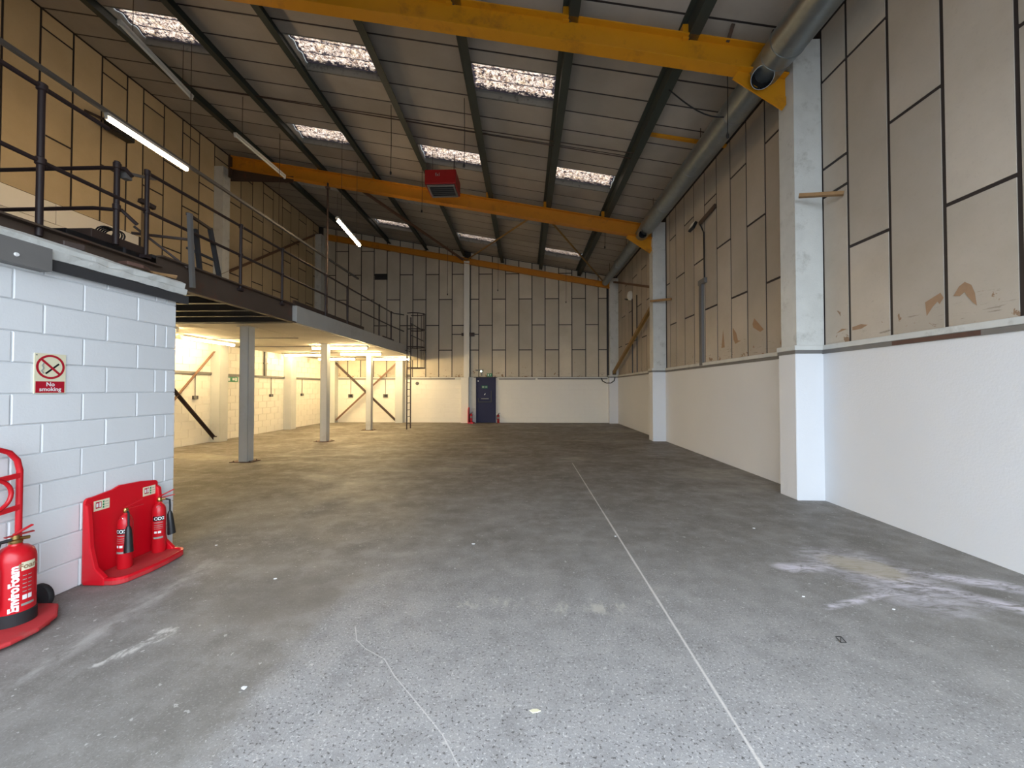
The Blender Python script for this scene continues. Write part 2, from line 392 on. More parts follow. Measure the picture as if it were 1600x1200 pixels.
# right wall -------------------------------------------------------
wr = struct(put('wall_right', MB().box(XR+.032, XR+.3, Y0, 18.98, 0, 7.2), 'tee'))
put('rendered_base', MB().box(XR-.01, XR+.045, Y0, YB, 0, 2.11), 'render', wr, 'smooth white painted lower wall')
def board_columns(parent, edges, zlist, zb, ztop, place, mat, gap=.042):
    """edges: column boundaries, zlist(k) joint heights, ztop(a) roofline height at a; place(a,z)->3-D, thickness inward"""
    for k, (a, b) in enumerate(zip(edges, edges[1:])):
        a0, b0 = min(a, b)+gap/2, max(a, b)-gap/2
        if b0-a0 < .06: continue
        zt = min(ztop(a0), ztop(b0))
        js = [zb]+[z for z in sorted(zlist(k)) if zb+.15 < z < zt-.12]+[None]
        for z0, z1 in zip(js, js[1:]):
            z0 = z0+(gap/2 if z0 != zb else 0)
            ta, tb = (z1-gap/2, z1-gap/2) if z1 is not None else (ztop(a0), ztop(b0))
            P = place; e = R.uniform(0, .003)
            vb = [P(a0, z0, 0), P(b0, z0, 0), P(b0, tb, 0), P(a0, ta, 0)]
            vf = [P(a0, z0, .02+e), P(b0, z0, .02+e), P(b0, tb, .02+e), P(a0, ta, .02+e)]
            put('board', MB().add(vb+vf, [(0, 1, 2, 3), (7, 6, 5, 4), (0, 4, 5, 1), (1, 5, 6, 2), (2, 6, 7, 3), (3, 7, 4, 0)]), mat, parent)
PR = lambda a, z, t: (XR+.045-t, a, z)
ztR = lambda a: roof(XR)-.02
er1 = [5.86, 5.41, 4.81, 4.20, 3.58, 2.97, 2.36, 1.75, 1.14, .53, -.08, -.69]
JR = {0: [4.36, 4.77, 6.05], 1: [3.49, 6.05], 2: [4.75], 3: [3.48, 6.05], 4: [4.77]}
board_columns(wr, er1, lambda k: JR.get(k, [3.49, 6.05] if k % 2 else [4.76]), 2.23, ztR, PR, 'panel_r')
er2 = [6.22, 6.62]+[6.62+.603*i for i in range(1, 9)]+[11.92, 12.2]
board_columns(wr, er2, lambda k: [4.33, 4.76] if k == 0 else ([3.49, 6.01] if k % 2 else [4.75, 7.3]), 2.23, ztR, PR, 'panel_r')
er3 = [12.58]+[13.0+.6*i for i in range(0, 10)]+[18.64]
board_columns(wr, er3, lambda k: ([3.49, 6.01] if k % 2 else [4.75, 7.3]), 2.23, ztR, PR, 'panel_r')
# sill ledge and channel strip following the wall
mb = MB().box(XR-.03, XR+.045, Y0, 5.84, 2.155, 2.225).box(XR-.03, XR+.045, 6.24, 12.2, 2.155, 2.225).box(XR-.03, XR+.045, 12.6, YB, 2.155, 2.225)
put('sill_ledge', mb, 'concrete_w', wr, 'white painted ledge', bevel=.008)
mb = MB().box(XR-.028, XR+.045, Y0, 5.84, 2.10, 2.153).box(XR-.028, XR+.045, 6.24, 12.2, 2.10, 2.153).box(XR-.028, XR+.045, 12.6, YB, 2.10, 2.153)
put('cable_channel', mb, 'grey_dk', wr, 'grey metal channel')
put('channel_rust', MB().box(XR-.0305, XR-.026, 3.85, 4.75, 2.104, 2.15), 'plate', wr, 'rusty brown stretch of channel')
for y0 in (5.84, 12.24, 18.42):      # pilasters
    xa = 3.90; y1 = y0+.38 if y0 < 18 else YB
    put('pilaster', MB().cushion((XR, y0, 0), (0, 1, 0), (0, 0, 1), (-1, 0, 0), y1-y0, 2.11, XR-xa, .008), 'render', wr, 'white painted concrete pilaster base')
    put('pilaster_upper', MB().box(xa+.03, XR+.02, y0+.02, y1-.02, 2.225, ztR(0)-.1), 'concrete_w', wr)
    put('pilaster_ledge', MB().box(xa-.02, XR+.04, y0-.02, y1+.02, 2.155, 2.225), 'concrete_w', wr, bevel=.008)
    put('pilaster_channel', MB().box(xa-.012, XR+.04, y0-.012, y1+.012, 2.105, 2.155), 'grey_dk', wr)
tears = [[(4.41, 2.532), (4.316, 2.571), (4.251, 2.597), (4.222, 2.538), (4.261, 2.482), (4.284, 2.513), (4.335, 2.464), (4.396, 2.382)],
 [(4.127, 2.535), (4.073, 2.618), (4.022, 2.649), (3.966, 2.606), (3.937, 2.521), (3.922, 2.395), (3.955, 2.433), (4.01, 2.515), (4.024, 2.55), (4.068, 2.521)],
 [(5.639, 2.365), (5.539, 2.417), (5.454, 2.402), (5.596, 2.374)], [(5.365, 2.412), (5.227, 2.431), (5.131, 2.405), (5.228, 2.37), (5.366, 2.369)],
 [(7.596, 2.926), (7.304, 2.673), (7.41, 2.642), (7.628, 2.754), (7.655, 2.823)], [(6.848, 2.373), (6.732, 2.616), (6.73, 2.729), (6.65, 2.627), (6.65, 2.346), (6.739, 2.246), (6.805, 2.282)],
 [(8.374, 2.869), (8.241, 2.743), (8.178, 2.578), (8.07, 2.559), (8.279, 2.52), (8.344, 2.616)], [(8.852, 2.491), (8.768, 2.892), (8.71, 2.494)]]
for tpoly in tears: put('torn_patch', MB().prism([(XR+.0208, y, z) for y, z in tpoly], (-.0012, 0, 0)), 'brown_tear', wr, 'brown torn facing on the wall board')
# back wall --------------------------------------------------------
wb = struct(put('wall_back', MB().box(-10.2, -2.30, YB+.032, YB+.3, 0, 9.6).box(-1.36, 4.6, YB+.032, YB+.3, 0, 9.6).box(-2.30, -1.36, YB+.032, YB+.3, 2.10, 9.6), 'tee'))
PBk = lambda a, z, t: (a, YB+.045-t, z)
eb = [3.86, 3.46, 2.86, 2.22, 1.60, .96, .34, -.28, -.91, -1.54, -2.18, -2.58]
board_columns(wb, eb, lambda k: ([3.43, 5.85, 8.2] if k % 2 == 0 else [4.61, 7.05]), 2.16, lambda a: roof(a)-.02, PBk, 'panel_b')
eb2 = [-2.86, -3.46]+[-3.46-.627*i for i in range(1, 11)]
board_columns(wb, eb2, lambda k: ([3.43, 5.85, 8.2] if k % 2 else [4.61, 7.05]), 2.16, lambda a: roof(a)-.02, PBk, 'panel_b')
put('joint_line', MB().box(-2.58, -2.2, YB+.015, YB+.03, 4.16, 4.2).box(-3.44, -2.86, YB+.015, YB+.03, 4.16, 4.2), 'tee', wb)
# the block courses at the foot of the back wall: too small to pick apart singly, joined
mb = MB()
for row in range(9):
    z = row*.225+.004
    xs = -9.4-(.225 if row % 2 else 0)
    while xs < 4.3:
        a, b = max(xs, -9.44), min(xs+.442, 4.28)
        if b-a > .08 and not (b > -2.42 and a < -1.30):
            mb.cushion((a, YB+.045, z), (1, 0, 0), (0, 0, 1), (0, -1, 0), b-a, .2175, .05+R.uniform(0, .002), .006)
        xs += .45
o = put('block_courses', mb, 'block_l', wb, 'cream white painted blockwork'); o['kind'] = 'stuff'
put('wall_ledge', MB().box(-9.4, -2.42, YB-.03, YB+.05, 2.03, 2.15).box(-1.30, 3.9, YB-.03, YB+.05, 2.07, 2.15), 'concrete_w', wb, bevel=.008)
put('block_backing', MB().box(-10, -2.42, YB, YB+.045, 0, 2.05).box(-1.30, 4.28, YB, YB+.045, 0, 2.08), 'block_l', wb)
put('doorside_pier', MB().box(-2.98, -2.62, 18.42, YB, 0, 2.13), 'block_l', wb, 'cream white pier left of the door', bevel=.01)
put('doorside_reveal', MB().box(-2.62, -2.30, 18.60, YB+.05, 0, 2.12), 'concrete_w', wb, 'grey reveal beside the door')
put('doorside_reveal', MB().box(-1.36, -1.28, 18.66, YB+.05, 0, 2.12), 'concrete_w', wb)
put('column_casing', MB().box(-2.86, -2.60, 18.46, YB+.03, 2.13, 7.6), 'block_l', wb, 'slender white cased column', bevel=.01)
put('cable_rail', MB().box(-8.9, -6.0, YB-.05, YB-.03, 2.04, 2.09).box(-5.55, -3.3, YB-.05, YB-.03, 2.04, 2.09).box(-1.22, .5, YB-.05, YB-.03, 2.03, 2.08).box(.6, 3.85, YB-.05, YB-.03, 2.04, 2.09), 'grey_dk', wb, 'grey metal cable rail')
for xa, xb in ((-9.25, -8.92), (-6.05, -5.70)):
    put('white_column', MB().box(xa, xb, 18.35, YB, 0, 2.95), 'post_paint', wb, bevel=.008)
# left wall --------------------------------------------------------
wl = struct(put('wall_left', MB().box(XLU-.045-.3, XLU-.032, Y0, 18.98, 3.3, 9.7).box(XLL-.4, XLL-.045, Y0, 18.98, 0, 3.3), 'tee'))
put('wall_face', MB().box(XLL-.045, XLL-.012, 4.2, YB, 0, 2.96), 'block_l', wl)
nb = 0
for row in range(13):
    z = row*.228+.003; y = 9.75-(.225 if row % 2 else 0)
    while y < YB-.05:
        yb_ = min(y+.442, YB-.01)
        if yb_-y > .06:
            put('block', MB().cushion((XLL-.012, y, z), (0, 1, 0), (0, 0, 1), (1, 0, 0), yb_-y, .22, .014+R.uniform(0, .004), .005), 'block_l', wl); nb += 1
        y += .45
for y0, w in ((11.62, .34), (15.25, .36), (18.35, .34)):
    put('pilaster', MB().box(XLL, XLL+.30, y0, min(y0+w, YB), 0, 2.96), 'post_paint', wl, bevel=.008)
put('pilaster_upper', MB().box(XLU-.02, XLU+.28, 12.25, 12.55, ZD_, roof(XLU)-.7), 'concrete_w', wl)
put('pilaster_upper', MB().box(XLU-.02, XLU+.28, 18.35, YB, ZD_, roof(XLU)-.5), 'concrete_w', wl)
put('cable_rail', MB().box(XLL+.002, XLL+.05, 9.9, 11.62, 2.02, 2.09).box(XLL+.002, XLL+.05, 11.97, 15.24, 2.0, 2.07).box(XLL+.002, XLL+.05, 15.62, YB-.1, 2.0, 2.07), 'grey_dk', wl, 'grey metal cable rail along the wall')
# upper left wall: whitewashed lower band of long boards, lining boards above
k = 0; y = 2.6
while y < 9.7:
    for i in range(5):
        yy = y-(.9 if i % 2 else 0)
        put('block', MB().cushion((XLU-.045, yy, 3.32+i*.437), (0, 1, 0), (0, 0, 1), (1, 0, 0), 1.79, .428, .06, .006), 'block_l', wl)
    y += 1.8
PL = lambda a, z, t: (XLU-.045+t, a, z)
el = [7.70+.593*i for i in range(-10, 4)]+[9.9]
board_columns(wl, el, lambda k: ([6.85, 9.05] if k % 2 == 0 else []), 5.52, lambda a: roof(XLU)-.02, PL, 'panel_l')
el2 = [9.9+.593*i for i in range(0, 15)]+[YB]
board_columns(wl, el2, lambda k: ([4.3, 6.9, 9.05] if k % 2 == 0 else [5.5, 7.9]), 3.34, lambda a: roof(XLU)-.02, PL, 'panel_l')
# front wall with the wide doorway behind the camera
struct(put('wall_front', MB().box(-10.2, -3.4, Y0-.2, Y0, 0, 9.6).box(4.2, 4.6, Y0-.2, Y0, 0, 9.6).box(-3.4, 4.2, Y0-.2, Y0, 5.0, 9.6), 'block'))
# office block under the mezzanine --------------------------------
XO = -3.62; YO = 4.0
wp = struct(put('wall_partition', MB().box(XO-.2, XO-.012, Y0, YO-.012, 0, 2.60).box(XLL, XO-.2, YO-.2, YO-.012, 0, 2.60), 'block'))
for row in range(12):
    z = row*.2235+.002; hgt = .2165 if row < 11 else .12
    joints = [YO-.005]
    if row % 2: joints += [YO-.12, YO-.235]
    yk = (YO-.235-.45) if row % 2 else (YO-.415)
    while yk > .2: joints.append(yk); yk -= .452
    for b, a in zip(joints, joints[1:]):
        put('block', MB().cushion((XO-.012, a+.004, z), (0, 1, 0), (0, 0, 1), (1, 0, 0), b-a-.008, hgt, .012+R.uniform(0, .004), .006), 'block', wp)
    xx = XO
    while xx > -4.6:
        put('block', MB().cushion((xx-.004, YO-.012, z), (-1, 0, 0), (0, 0, 1), (0, 1, 0), .436, hgt, .013, .006), 'block', wp); xx -= .45
# ceiling ---------------------------------------------------------
PX = [4.28]+[2.48-1.8*i for i in range(7)]+[XLU]     # purlin lines
def ceil_cell(x0, x1, y0, y1, dz, t):
    """slab following the slope between x0<x1"""
    v = [(x, y, roof(x)+z) for z in (dz, dz+t) for y in (y0, y1) for x in (x0, x1)]
    return v, [(0, 2, 3, 1), (4, 5, 7, 6), (0, 1, 5, 4), (2, 6, 7, 3), (0, 4, 6, 2), (1, 3, 7, 5)]
SKY = []
for rrow, y0 in enumerate((1.4, 4.4, 7.4, 10.4, 13.4, 16.4)):
    for b in range(1, 7):
        odd = (rrow % 2 == 0)
        if (b % 2 == 0) == odd and b < 7: SKY.append((b, y0, y0+.9))
def is_sky(b, ya, yb): return any(s[0] == b and s[1] < yb-.01 and s[2] > ya+.01 for s in SKY)
cuts = sorted(set([Y0]+[round(s[1], 3) for s in SKY]+[round(s[2], 3) for s in SKY]+[19.0]))
mb = MB()
for b in range(len(PX)-1):
    x1, x0 = PX[b], PX[b+1]
    if b == 0: x1 = 4.6
    if b == len(PX)-2: x0 = -10.2
    for ya, yb_ in zip(cuts, cuts[1:]):
        if not is_sky(b, ya, yb_): mb.add(*ceil_cell(x0, x1, ya, yb_, .006, .136))
ce = struct(put('ceiling', mb, 'tee'))
mb2 = MB()
y = 7.1-.6*14
while y < YB:
    ya, yb_ = y+.02, min(y+.58, YB)
    for b in range(len(PX)-1):
        x1, x0 = PX[b]-.012, PX[b+1]+.012
        segs = [(ya, yb_)]
        for s in SKY:
            if s[0] == b:
                ns = []
                for a_, c_ in segs:
                    if s[1] >= c_ or s[2] <= a_: ns.append((a_, c_))
                    else:
                        if s[1]-.01 > a_+.05: ns.append((a_, s[1]-.01))
                        if s[2]+.01 < c_-.05: ns.append((s[2]+.01, c_))
                segs = ns
        for a_, c_ in segs:
            if c_-a_ < .05: continue
            if y > 4.6: put('lining_board', MB().add(*ceil_cell(x0, x1, a_, c_, 0, .018)), 'panel_c', ce)
            else: mb2.add(*ceil_cell(x0, x1, a_, c_, 0, .018))
    y += .6
o = put('lining_boards', mb2, 'panel_c', ce); o['kind'] = 'stuff'
# rooflights
names = 0
for b, ya, yb_ in SKY:
    names += 1
    x1, x0 = PX[b]-.05, PX[b+1]+.05
    mb = MB()
    nx, ny = 6, 48
    vs = []; fs = []
    for j in range(ny+1):
        yy = ya-.02+(yb_-ya+.04)*j/ny
        for i in range(nx+1):
            xx = x0+(x1-x0)*i/nx
            vs.append((xx, yy, roof(xx)+.17+.028*math.sin((yy-ya)/.30*2*math.pi)))
    for j in range(ny):
        for i in range(nx): a = j*(nx+1)+i; fs.append((a, a+1, a+nx+2, a+nx+1))
    mb.add(vs, fs, True)
    w = struct(put('window_%d' % names, mb, 'rooflight'))
    w['label'] = 'corrugated translucent rooflight sheet spotted with moss'
    fr = MB()
    for xx in (x0-.038, x1+.008):
        v, q = ceil_cell(xx, xx+.03, ya-.02, yb_+.02, .0, .24); fr.add(v, q)
    for yy in (ya+.0, yb_-.025):
        v, q = ceil_cell(x0, x1, yy, yy+.025, .0, .24); fr.add(v, q)
    put('window_frame', fr, 'reveal', w, 'grey reveal of the rooflight')
# door ------------------------------------------------------------
dr = struct(put('door_1', MB().box(-2.24, -1.42, 18.68, 18.725, .002, 2.06), 'blue'))
dr['label'] = 'dark blue fire exit door'
put('door_frame', MB().box(-2.24, -1.42, 18.70, 18.9, -.01, .03).box(-2.30, -2.24, 18.64, 18.75, 0, 2.12).box(-1.42, -1.36, 18.64, 18.75, 0, 2.12).box(-2.30, -1.36, 18.64, 18.75, 2.06, 2.12), 'blue', dr)
put('panic_bar', MB().box(-2.20, -2.16, 18.62, 18.68, .98, 1.16).box(-1.60, -1.56, 18.62, 18.68, .98, 1.5).box(-2.20, -1.56, 18.60, 18.63, .96, 1.0), 'charcoal', dr, 'dull metal push bar')
put('exit_sign', MB().box(-2.03, -1.90, 18.672, 18.682, 1.62, 1.74).box(-1.88, -1.76, 18.672, 18.682, 1.62, 1.74), 'green_t', dr, 'small green pictogram sign on the door')
put('pictogram', MB().box(-2.01, -1.92, 18.668, 18.673, 1.64, 1.72).box(-1.86, -1.78, 18.668, 18.673, 1.65, 1.71), 'grey_t', dr)
put('print_lines', MB().box(-2.06, -1.70, 18.674, 18.679, 1.115, 1.145), 'grey_t', dr)
put('door_mark', MB().prism([(-1.93, 18.678, 1.30), (-1.88, 18.678, 1.30), (-1.85, 18.678, 1.38), (-1.89, 18.678, 1.37)], (0, -.006, 0)), 'white_t', dr)
put('door_mark', MB().lathe((-2.20, 18.678, 1.96), [(0, .01), (.03, .01), (.03, 0)], 10, (0, -1, 0)), 'white_t', dr)
# ================================================================== STEELWORK
def ibeam(name, label, y, x0, x1, zu, dep, fw, mat, ft=.02, cat='beam'):
    t = thing(name, label, cat, ((x0+x1)/2, y, roof((x0+x1)/2, zu)))
    def fl_(dz, h, w): return MB().add([(x, yy, roof(x, zu)+z) for z in (dz, dz+h) for yy in (y-w/2, y+w/2) for x in (x0, x1)], [(0, 2, 3, 1), (4, 5, 7, 6), (0, 1, 5, 4), (2, 6, 7, 3), (0, 4, 6, 2), (1, 3, 7, 5)])
    put('bottom_flange', fl_(0, ft, fw), mat, t); put('top_flange', fl_(dep-ft, ft, fw), mat, t); put('web', fl_(ft, dep-2*ft, .014), mat, t)
    return t
ra = ibeam('roof_rafter', 'ochre yellow steel rafter crossing the top of the view, nearest of the three', 6.03, -9.45, 3.92, 6.98, .40, .21, 'ochre')
rb = ibeam('roof_rafter', 'brownish ochre steel rafter at mid depth, behind the red heater', 12.36, -9.45, 3.92, 6.95, .40, .21, 'ochre_dk')
rc = ibeam('roof_rafter', 'thin brown ochre rafter lying against the top of the back wall', 18.52, -9.45, 3.95, 6.98, .26, .16, 'ochre_dk')
for rf, y in ((ra, 6.03), (rb, 12.36)):
    for x in PX[1:-1]:
        put('purlin_cleat', MB().box(x-.09, x-.0, y-.05, y+.05, roof(x, 7.34), roof(x, 7.56)), 'ochre', rf)
    hz = roof(3.9, 6.95)
    put('haunch', MB().prism([(3.92, y-.007, hz+.02), (3.92, y-.007, hz-.36), (3.2, y-.007, roof(3.2, 6.95)+.01)], (0, .014, 0)).bar((3.93, y, hz-.37), (3.2, y, roof(3.2, 6.95)), .2, .02, (0, 1, 0)), 'ochre', rf)
    hz = roof(-9.4, 6.95)
    put('haunch', MB().prism([(-9.45, y-.007, hz+.05), (-9.45, y-.007, hz-.28), (-7.4, y-.007, roof(-7.4, 6.95)+.02)], (0, .014, 0)).bar((-9.45, y, hz-.28), (-7.4, y, roof(-7.4, 6.95)), .2, .02, (0, 1, 0)).box(-9.46, -9.40, y-.11, y+.11, hz-.3, hz+.42), 'steel_dark' if rf is rb else 'ochre', rf, 'dark brown haunched end' if rf is rb else None)
pl_labels = {1: 'dark green roof purlin nearest the right wall', 2: 'dark green roof purlin, second from the right wall', 3: 'dark green roof purlin, third from the right wall',
 4: 'dark green roof purlin, fourth from the right wall, left of the middle', 5: 'dark green roof purlin, third from the left wall', 6: 'dark green roof purlin, second from the left wall', 7: 'dark green roof purlin nearest the left wall'}
for i in range(1, 8):
    x = PX[i]; z0 = roof(x, 7.36); z1 = roof(x)-.002
    t = thing('roof_purlin', pl_labels[i], 'purlin', (x, 9, z0), 'dark green purlins under the roof lining')
    yA, yB2 = Y0+.02, YB-.02
    put('web', MB().box(x-.008, x+.008, yA, yB2, z0, z1), 'green', t)
    put('bottom_flange', MB().add([(x+dx, yy, z0-SL*dx+dz) for dz in (0, .012) for yy in (yA, yB2) for dx in (-.012, .14)], [(0, 2, 3, 1), (4, 5, 7, 6), (0, 1, 5, 4), (2, 6, 7, 3), (0, 4, 6, 2), (1, 3, 7, 5)]), 'green', t)
    put('top_flange', MB().add([(x+dx, yy, z1-SL*dx+dz) for dz in (-.014, -.002) for yy in (yA, yB2) for dx in (-.09, .01)], [(0, 2, 3, 1), (4, 5, 7, 6), (0, 1, 5, 4), (2, 6, 7, 3), (0, 4, 6, 2), (1, 3, 7, 5)]), 'green', t)
    put('bolt', MB().box(x-.03, x+.03, 6.01, 6.05, z0-.01, z0+.02), 'charcoal', t)
# small timber/steel struts and ochre strut between last purlin and eaves
tag(put('eaves_strut', MB().bar((2.5, 8.5, roof(2.5, 7.54)), (4.28, 8.5, roof(4.28, 7.54)), .07, .05), 'ochre'), 'short yellow strut under the roof lining beside the duct', 'strut')
for x in (3.1, 3.7):
    tag(put('roof_cleat', MB().bar((x-.06, 5.95, roof(x, 7.36)), (x+.02, 5.95, roof(x, 7.62)), .05, .03, (0, 1, 0)), 'beam_brown'), 'small brown cleat above the nearest rafter, ' + ('left' if x < 3.4 else 'right') + ' of two by the duct', 'bracket')
# roof bracing
def brace(p, q, mat, label, w=.07, name='roof_brace', cat='brace', group=None):
    t = thing(name, label, cat, ((p[0]+q[0])/2, (p[1]+q[1])/2, min(p[2], q[2])), group)
    d = (Vector(q)-Vector(p)).normalized(); s = d.cross(Vector((0, 0, 1)))
    if s.length < .01: s = Vector((1, 0, 0))
    s.normalize(); n_ = s.cross(d)
    put('angle_leg', MB().bar(p, q, w, .008, n_), mat, t)
    put('angle_leg', MB().bar(Vector(p)+s*w/2-n_*w/2, Vector(q)+s*w/2-n_*w/2, .008, w, n_), mat, t)
    for e, sgn in ((p, 1), (q, -1)):
        put('gusset', MB().frame(Vector(e)+d*.05*sgn, d, s, n_, (.09, .07, .006)), mat, t)
    return t
zr = 7.12
brace((-2.85, 18.35, roof(-2.85, zr)), (-5.35, 12.5, roof(-5.35, zr)), 'brace_b', 'brown roof brace running from the back column up to the left')
brace((-2.72, 18.35, roof(-2.72, zr)), (.25, 12.5, roof(.25, zr)), 'brace_y', 'tan roof brace rising right from the back column')
brace((.75, 12.5, roof(.75, zr)), (3.7, 18.35, roof(3.7, zr)), 'brace_y', 'tan roof brace dropping to the back right corner')
# wall bracing
brace((4.12, 18.35, 6.55), (4.12, 12.6, 4.82), 'brace_b', 'brown bar from the back right corner to the far right pilaster', .07, 'wall_brace')
t = thing('wall_brace', 'thick ochre diagonal tube in the far right corner bay', 'brace', (4.1, 15.4, 2.3))
put('tube', MB().bar((4.1, 18.45, 2.34), (4.1, 12.6, 4.35), .10, .12), 'brace_y', t); put('end_plate', MB().box(4.04, 4.2, 18.38, 18.5, 2.24, 2.42), 'beam_brown', t)
t = brace((XLU+.25, 17.9, 8.75), (XLU+.25, 12.0, 5.1), 'brace_b', 'brown diagonal brace high on the left wall above the mezzanine', .09, 'wall_brace')
brace((XLL+.16, 11.7, .08), (XLL+.16, 9.1, 2.75), 'steel_dark', 'dark diagonal brace under the mezzanine reaching the floor by the near left pilaster', .07, 'wall_brace')
brace((XLL+.12, 11.75, 2.85), (XLL+.12, 9.1, .1), 'brace_b', 'brown diagonal brace under the mezzanine rising to the top of the near left pilaster', .07, 'wall_brace')
brace((-9.0, 18.5, .08), (-6.0, 18.5, 2.88), 'brace_b', 'dark diagonal of the back wall cross, low end at the left corner', .08, 'wall_brace')
brace((-8.95, 18.43, 2.88), (-5.95, 18.43, .08), 'steel_dark', 'dark diagonal of the back wall cross, low end by the ladder', .08, 'wall_brace')
# ================================================================== MEZZANINE
ZD, ZS = 3.34, 2.96
mz = thing('mezzanine_floor', 'raised mezzanine floor along the left with brown and pale grey edge beams', 'mezzanine', (-7.1, 11, ZS))
put('deck', MB().box(XLU, XE-.02, 4.95, YB, ZD-.04, ZD).box(XLU, XE-.02, Y0, 4.95, 3.16, 3.20), 'charcoal', mz)
mb = MB().box(XE-.012, XE, Y0, 5.0, ZS+.02, 3.19).box(XE-.012, XE+.09, Y0, 5.0, 3.18, 3.20).box(XE-.012, XE, 5.0, 8.02, ZS+.02, ZD-.01).box(XE-.012, XE+.09, 5.0, 8.02, ZD-.02, ZD+.0).box(XE-.012, XE+.09, Y0, 8.02, ZS, ZS+.02)
put('edge_beam', mb, 'beam_brown', mz, 'brown unpainted steel channel')
put('edge_beam', MB().box(XE-.012, XE+.09, 8.03, YB-.02, ZS, ZD-.02), 'grey_paint', mz, 'pale grey painted edge beam', bevel=.006)
put('toe_plate', MB().box(XE+.0, XE+.03, 8.03, 11.6, ZD-.02, ZD+.09), 'steel_dark', mz, 'dark brown toe plate')
put('toe_plate', MB().box(XE+.0, XE+.03, 13.2, 14.3, ZD-.02, ZD+.05), 'steel_dark', mz)
put('cross_beam', MB().box(XLL, XE-.012, 7.95, 8.03, ZS, ZD-.04).box(XLL, XE-.012, 7.9, 8.08, ZS, ZS+.015), 'charcoal', mz, 'dark cross beam')
for y in (4.6, 5.2, 5.8, 6.4, 7.0, 7.55):
    put('joist', MB().box(XLL, XE-.012, y-.01, y+.01, ZS+.06, ZD-.04).box(XLL, XE-.012, y-.05, y+.05, ZS+.05, ZS+.062), 'charcoal', mz)
for i in range(4):
    for j in range(5):
        x0 = XLL+.0+i*1.155; y0 = 8.05+j*2.13
        put('soffit_board', MB().box(x0+.008, x0+1.147, y0+.008, min(y0+2.122, YB), ZS+.0+R.uniform(0, .004), ZS+.02), 'soffit', mz)
put('soffit_backing', MB().box(XLL, XE-.012, 8.04, YB, ZS+.022, ZS+.04), 'soffit', mz)
for y in (10.3, 12.4, 14.6, 16.7):
    put('soffit_pipe', MB().tube([(XLL+.3, y, ZS-.02), (-6.0, y, ZS-.02)], .012, 6), 'grey_dk', mz)
# concrete lid over the office, dark angle and grey channel
lid = thing('office_lid', 'rough whitewashed concrete edge on top of the white block wall', 'concrete slab', (XO, 1.5, 2.6))
prof = [(XO-1.3, 2.60), (XO+.05, 2.585), (XO+.06, 2.64), (XO+.03, 2.655), (XO+.035, 2.70), (XO-.02, 2.73), (XO-1.3, 2.73)]
n_ = 46; vs = []; fs = []
for i in range(n_+1):
    yy = Y0+.02+(YO+.06-Y0-.02)*i/n_
    for k, (x, z) in enumerate(prof):
        j = R.uniform(-.008, .008) if 0 < k < 6 else 0
        vs.append((x+j, yy, z+j*.8))
P_ = len(prof)
for i in range(n_):
    for k in range(P_): fs.append((i*P_+k, i*P_+(k+1) % P_, (i+1)*P_+(k+1) % P_, (i+1)*P_+k))
fs.append(tuple(range(P_))); fs.append(tuple(n_*P_+k for k in reversed(range(P_))))
put('concrete_edge', MB().add(vs, fs), 'concrete_w', lid)
put('roof_slab', MB().box(XLL, XO-1.25, Y0+.02, YO, 2.61, 2.72), 'concrete_w', lid)
t = thing('lintel_angle', 'dark steel angle under the concrete edge above the white block wall', 'steel angle', (XO+.03, 3.3, 2.5))
put('upright_leg', MB().box(XO+.045, XO+.057, 2.80, YO+.08, 2.49, 2.575), 'charcoal', t); put('flat_leg', MB().box(XO+.006, XO+.045, 2.80, YO+.08, 2.565, 2.578), 'charcoal', t)
t = thing('steel_channel', 'mid grey steel channel fixed at the top left of the white block wall', 'channel', (XO+.06, 1.5, 2.47))
put('web', MB().box(XO+.085, XO+.10, .2, 2.83, 2.47, 2.64), 'grey_dk', t)
put('flange', MB().box(XO+.006, XO+.085, .2, 2.83, 2.47, 2.482), 'grey_dk', t); put('flange', MB().box(XO+.06, XO+.085, .2, 2.83, 2.628, 2.64), 'grey_dk', t)
put('bolt', MB().lathe((XO+.10, 2.62, 2.53), [(0, .01), (.012, .01), (.014, 0)], 8, (1, 0, 0)), 'white_t', t)
# loose debris on the lid
d1 = tag(put('rusty_plate', MB().prism([(XO-.02, 3.50, 2.74), (XO+.02, 3.62, 2.735), (XO-.03, 3.74, 2.74), (XO-.15, 3.70, 2.75), (XO-.16, 3.54, 2.75)], (0, 0, .035)), 'plate', bevel=.01), 'rusty red scrap lying on the concrete edge near the rail', 'scrap')
d2 = tag(put('rusty_plate', MB().prism([(XO-.05, 3.02, 2.735), (XO+.0, 3.14, 2.735), (XO-.12, 3.2, 2.74), (XO-.2, 3.05, 2.74)], (0, 0, .05)), 'steel_dark', bevel=.008), 'dark brown scrap on the concrete edge above the no smoking sign', 'scrap')
for i, (y, l) in enumerate(((3.93, .22), (3.86, .30), (3.99, .18))):
    tag(put('timber_splinter', MB().bar((XO-.06-.05*i, y-.15, 2.745+.014*i), (XO-.02, y+l-.15, 2.75+.014*i), .03, .012), 'timber'), ['pale timber splinter at the broken corner of the concrete edge, lowest', 'longest pale timber splinter at the corner of the concrete edge', 'topmost pale timber splinter at the corner of the concrete edge'][i], 'timber')
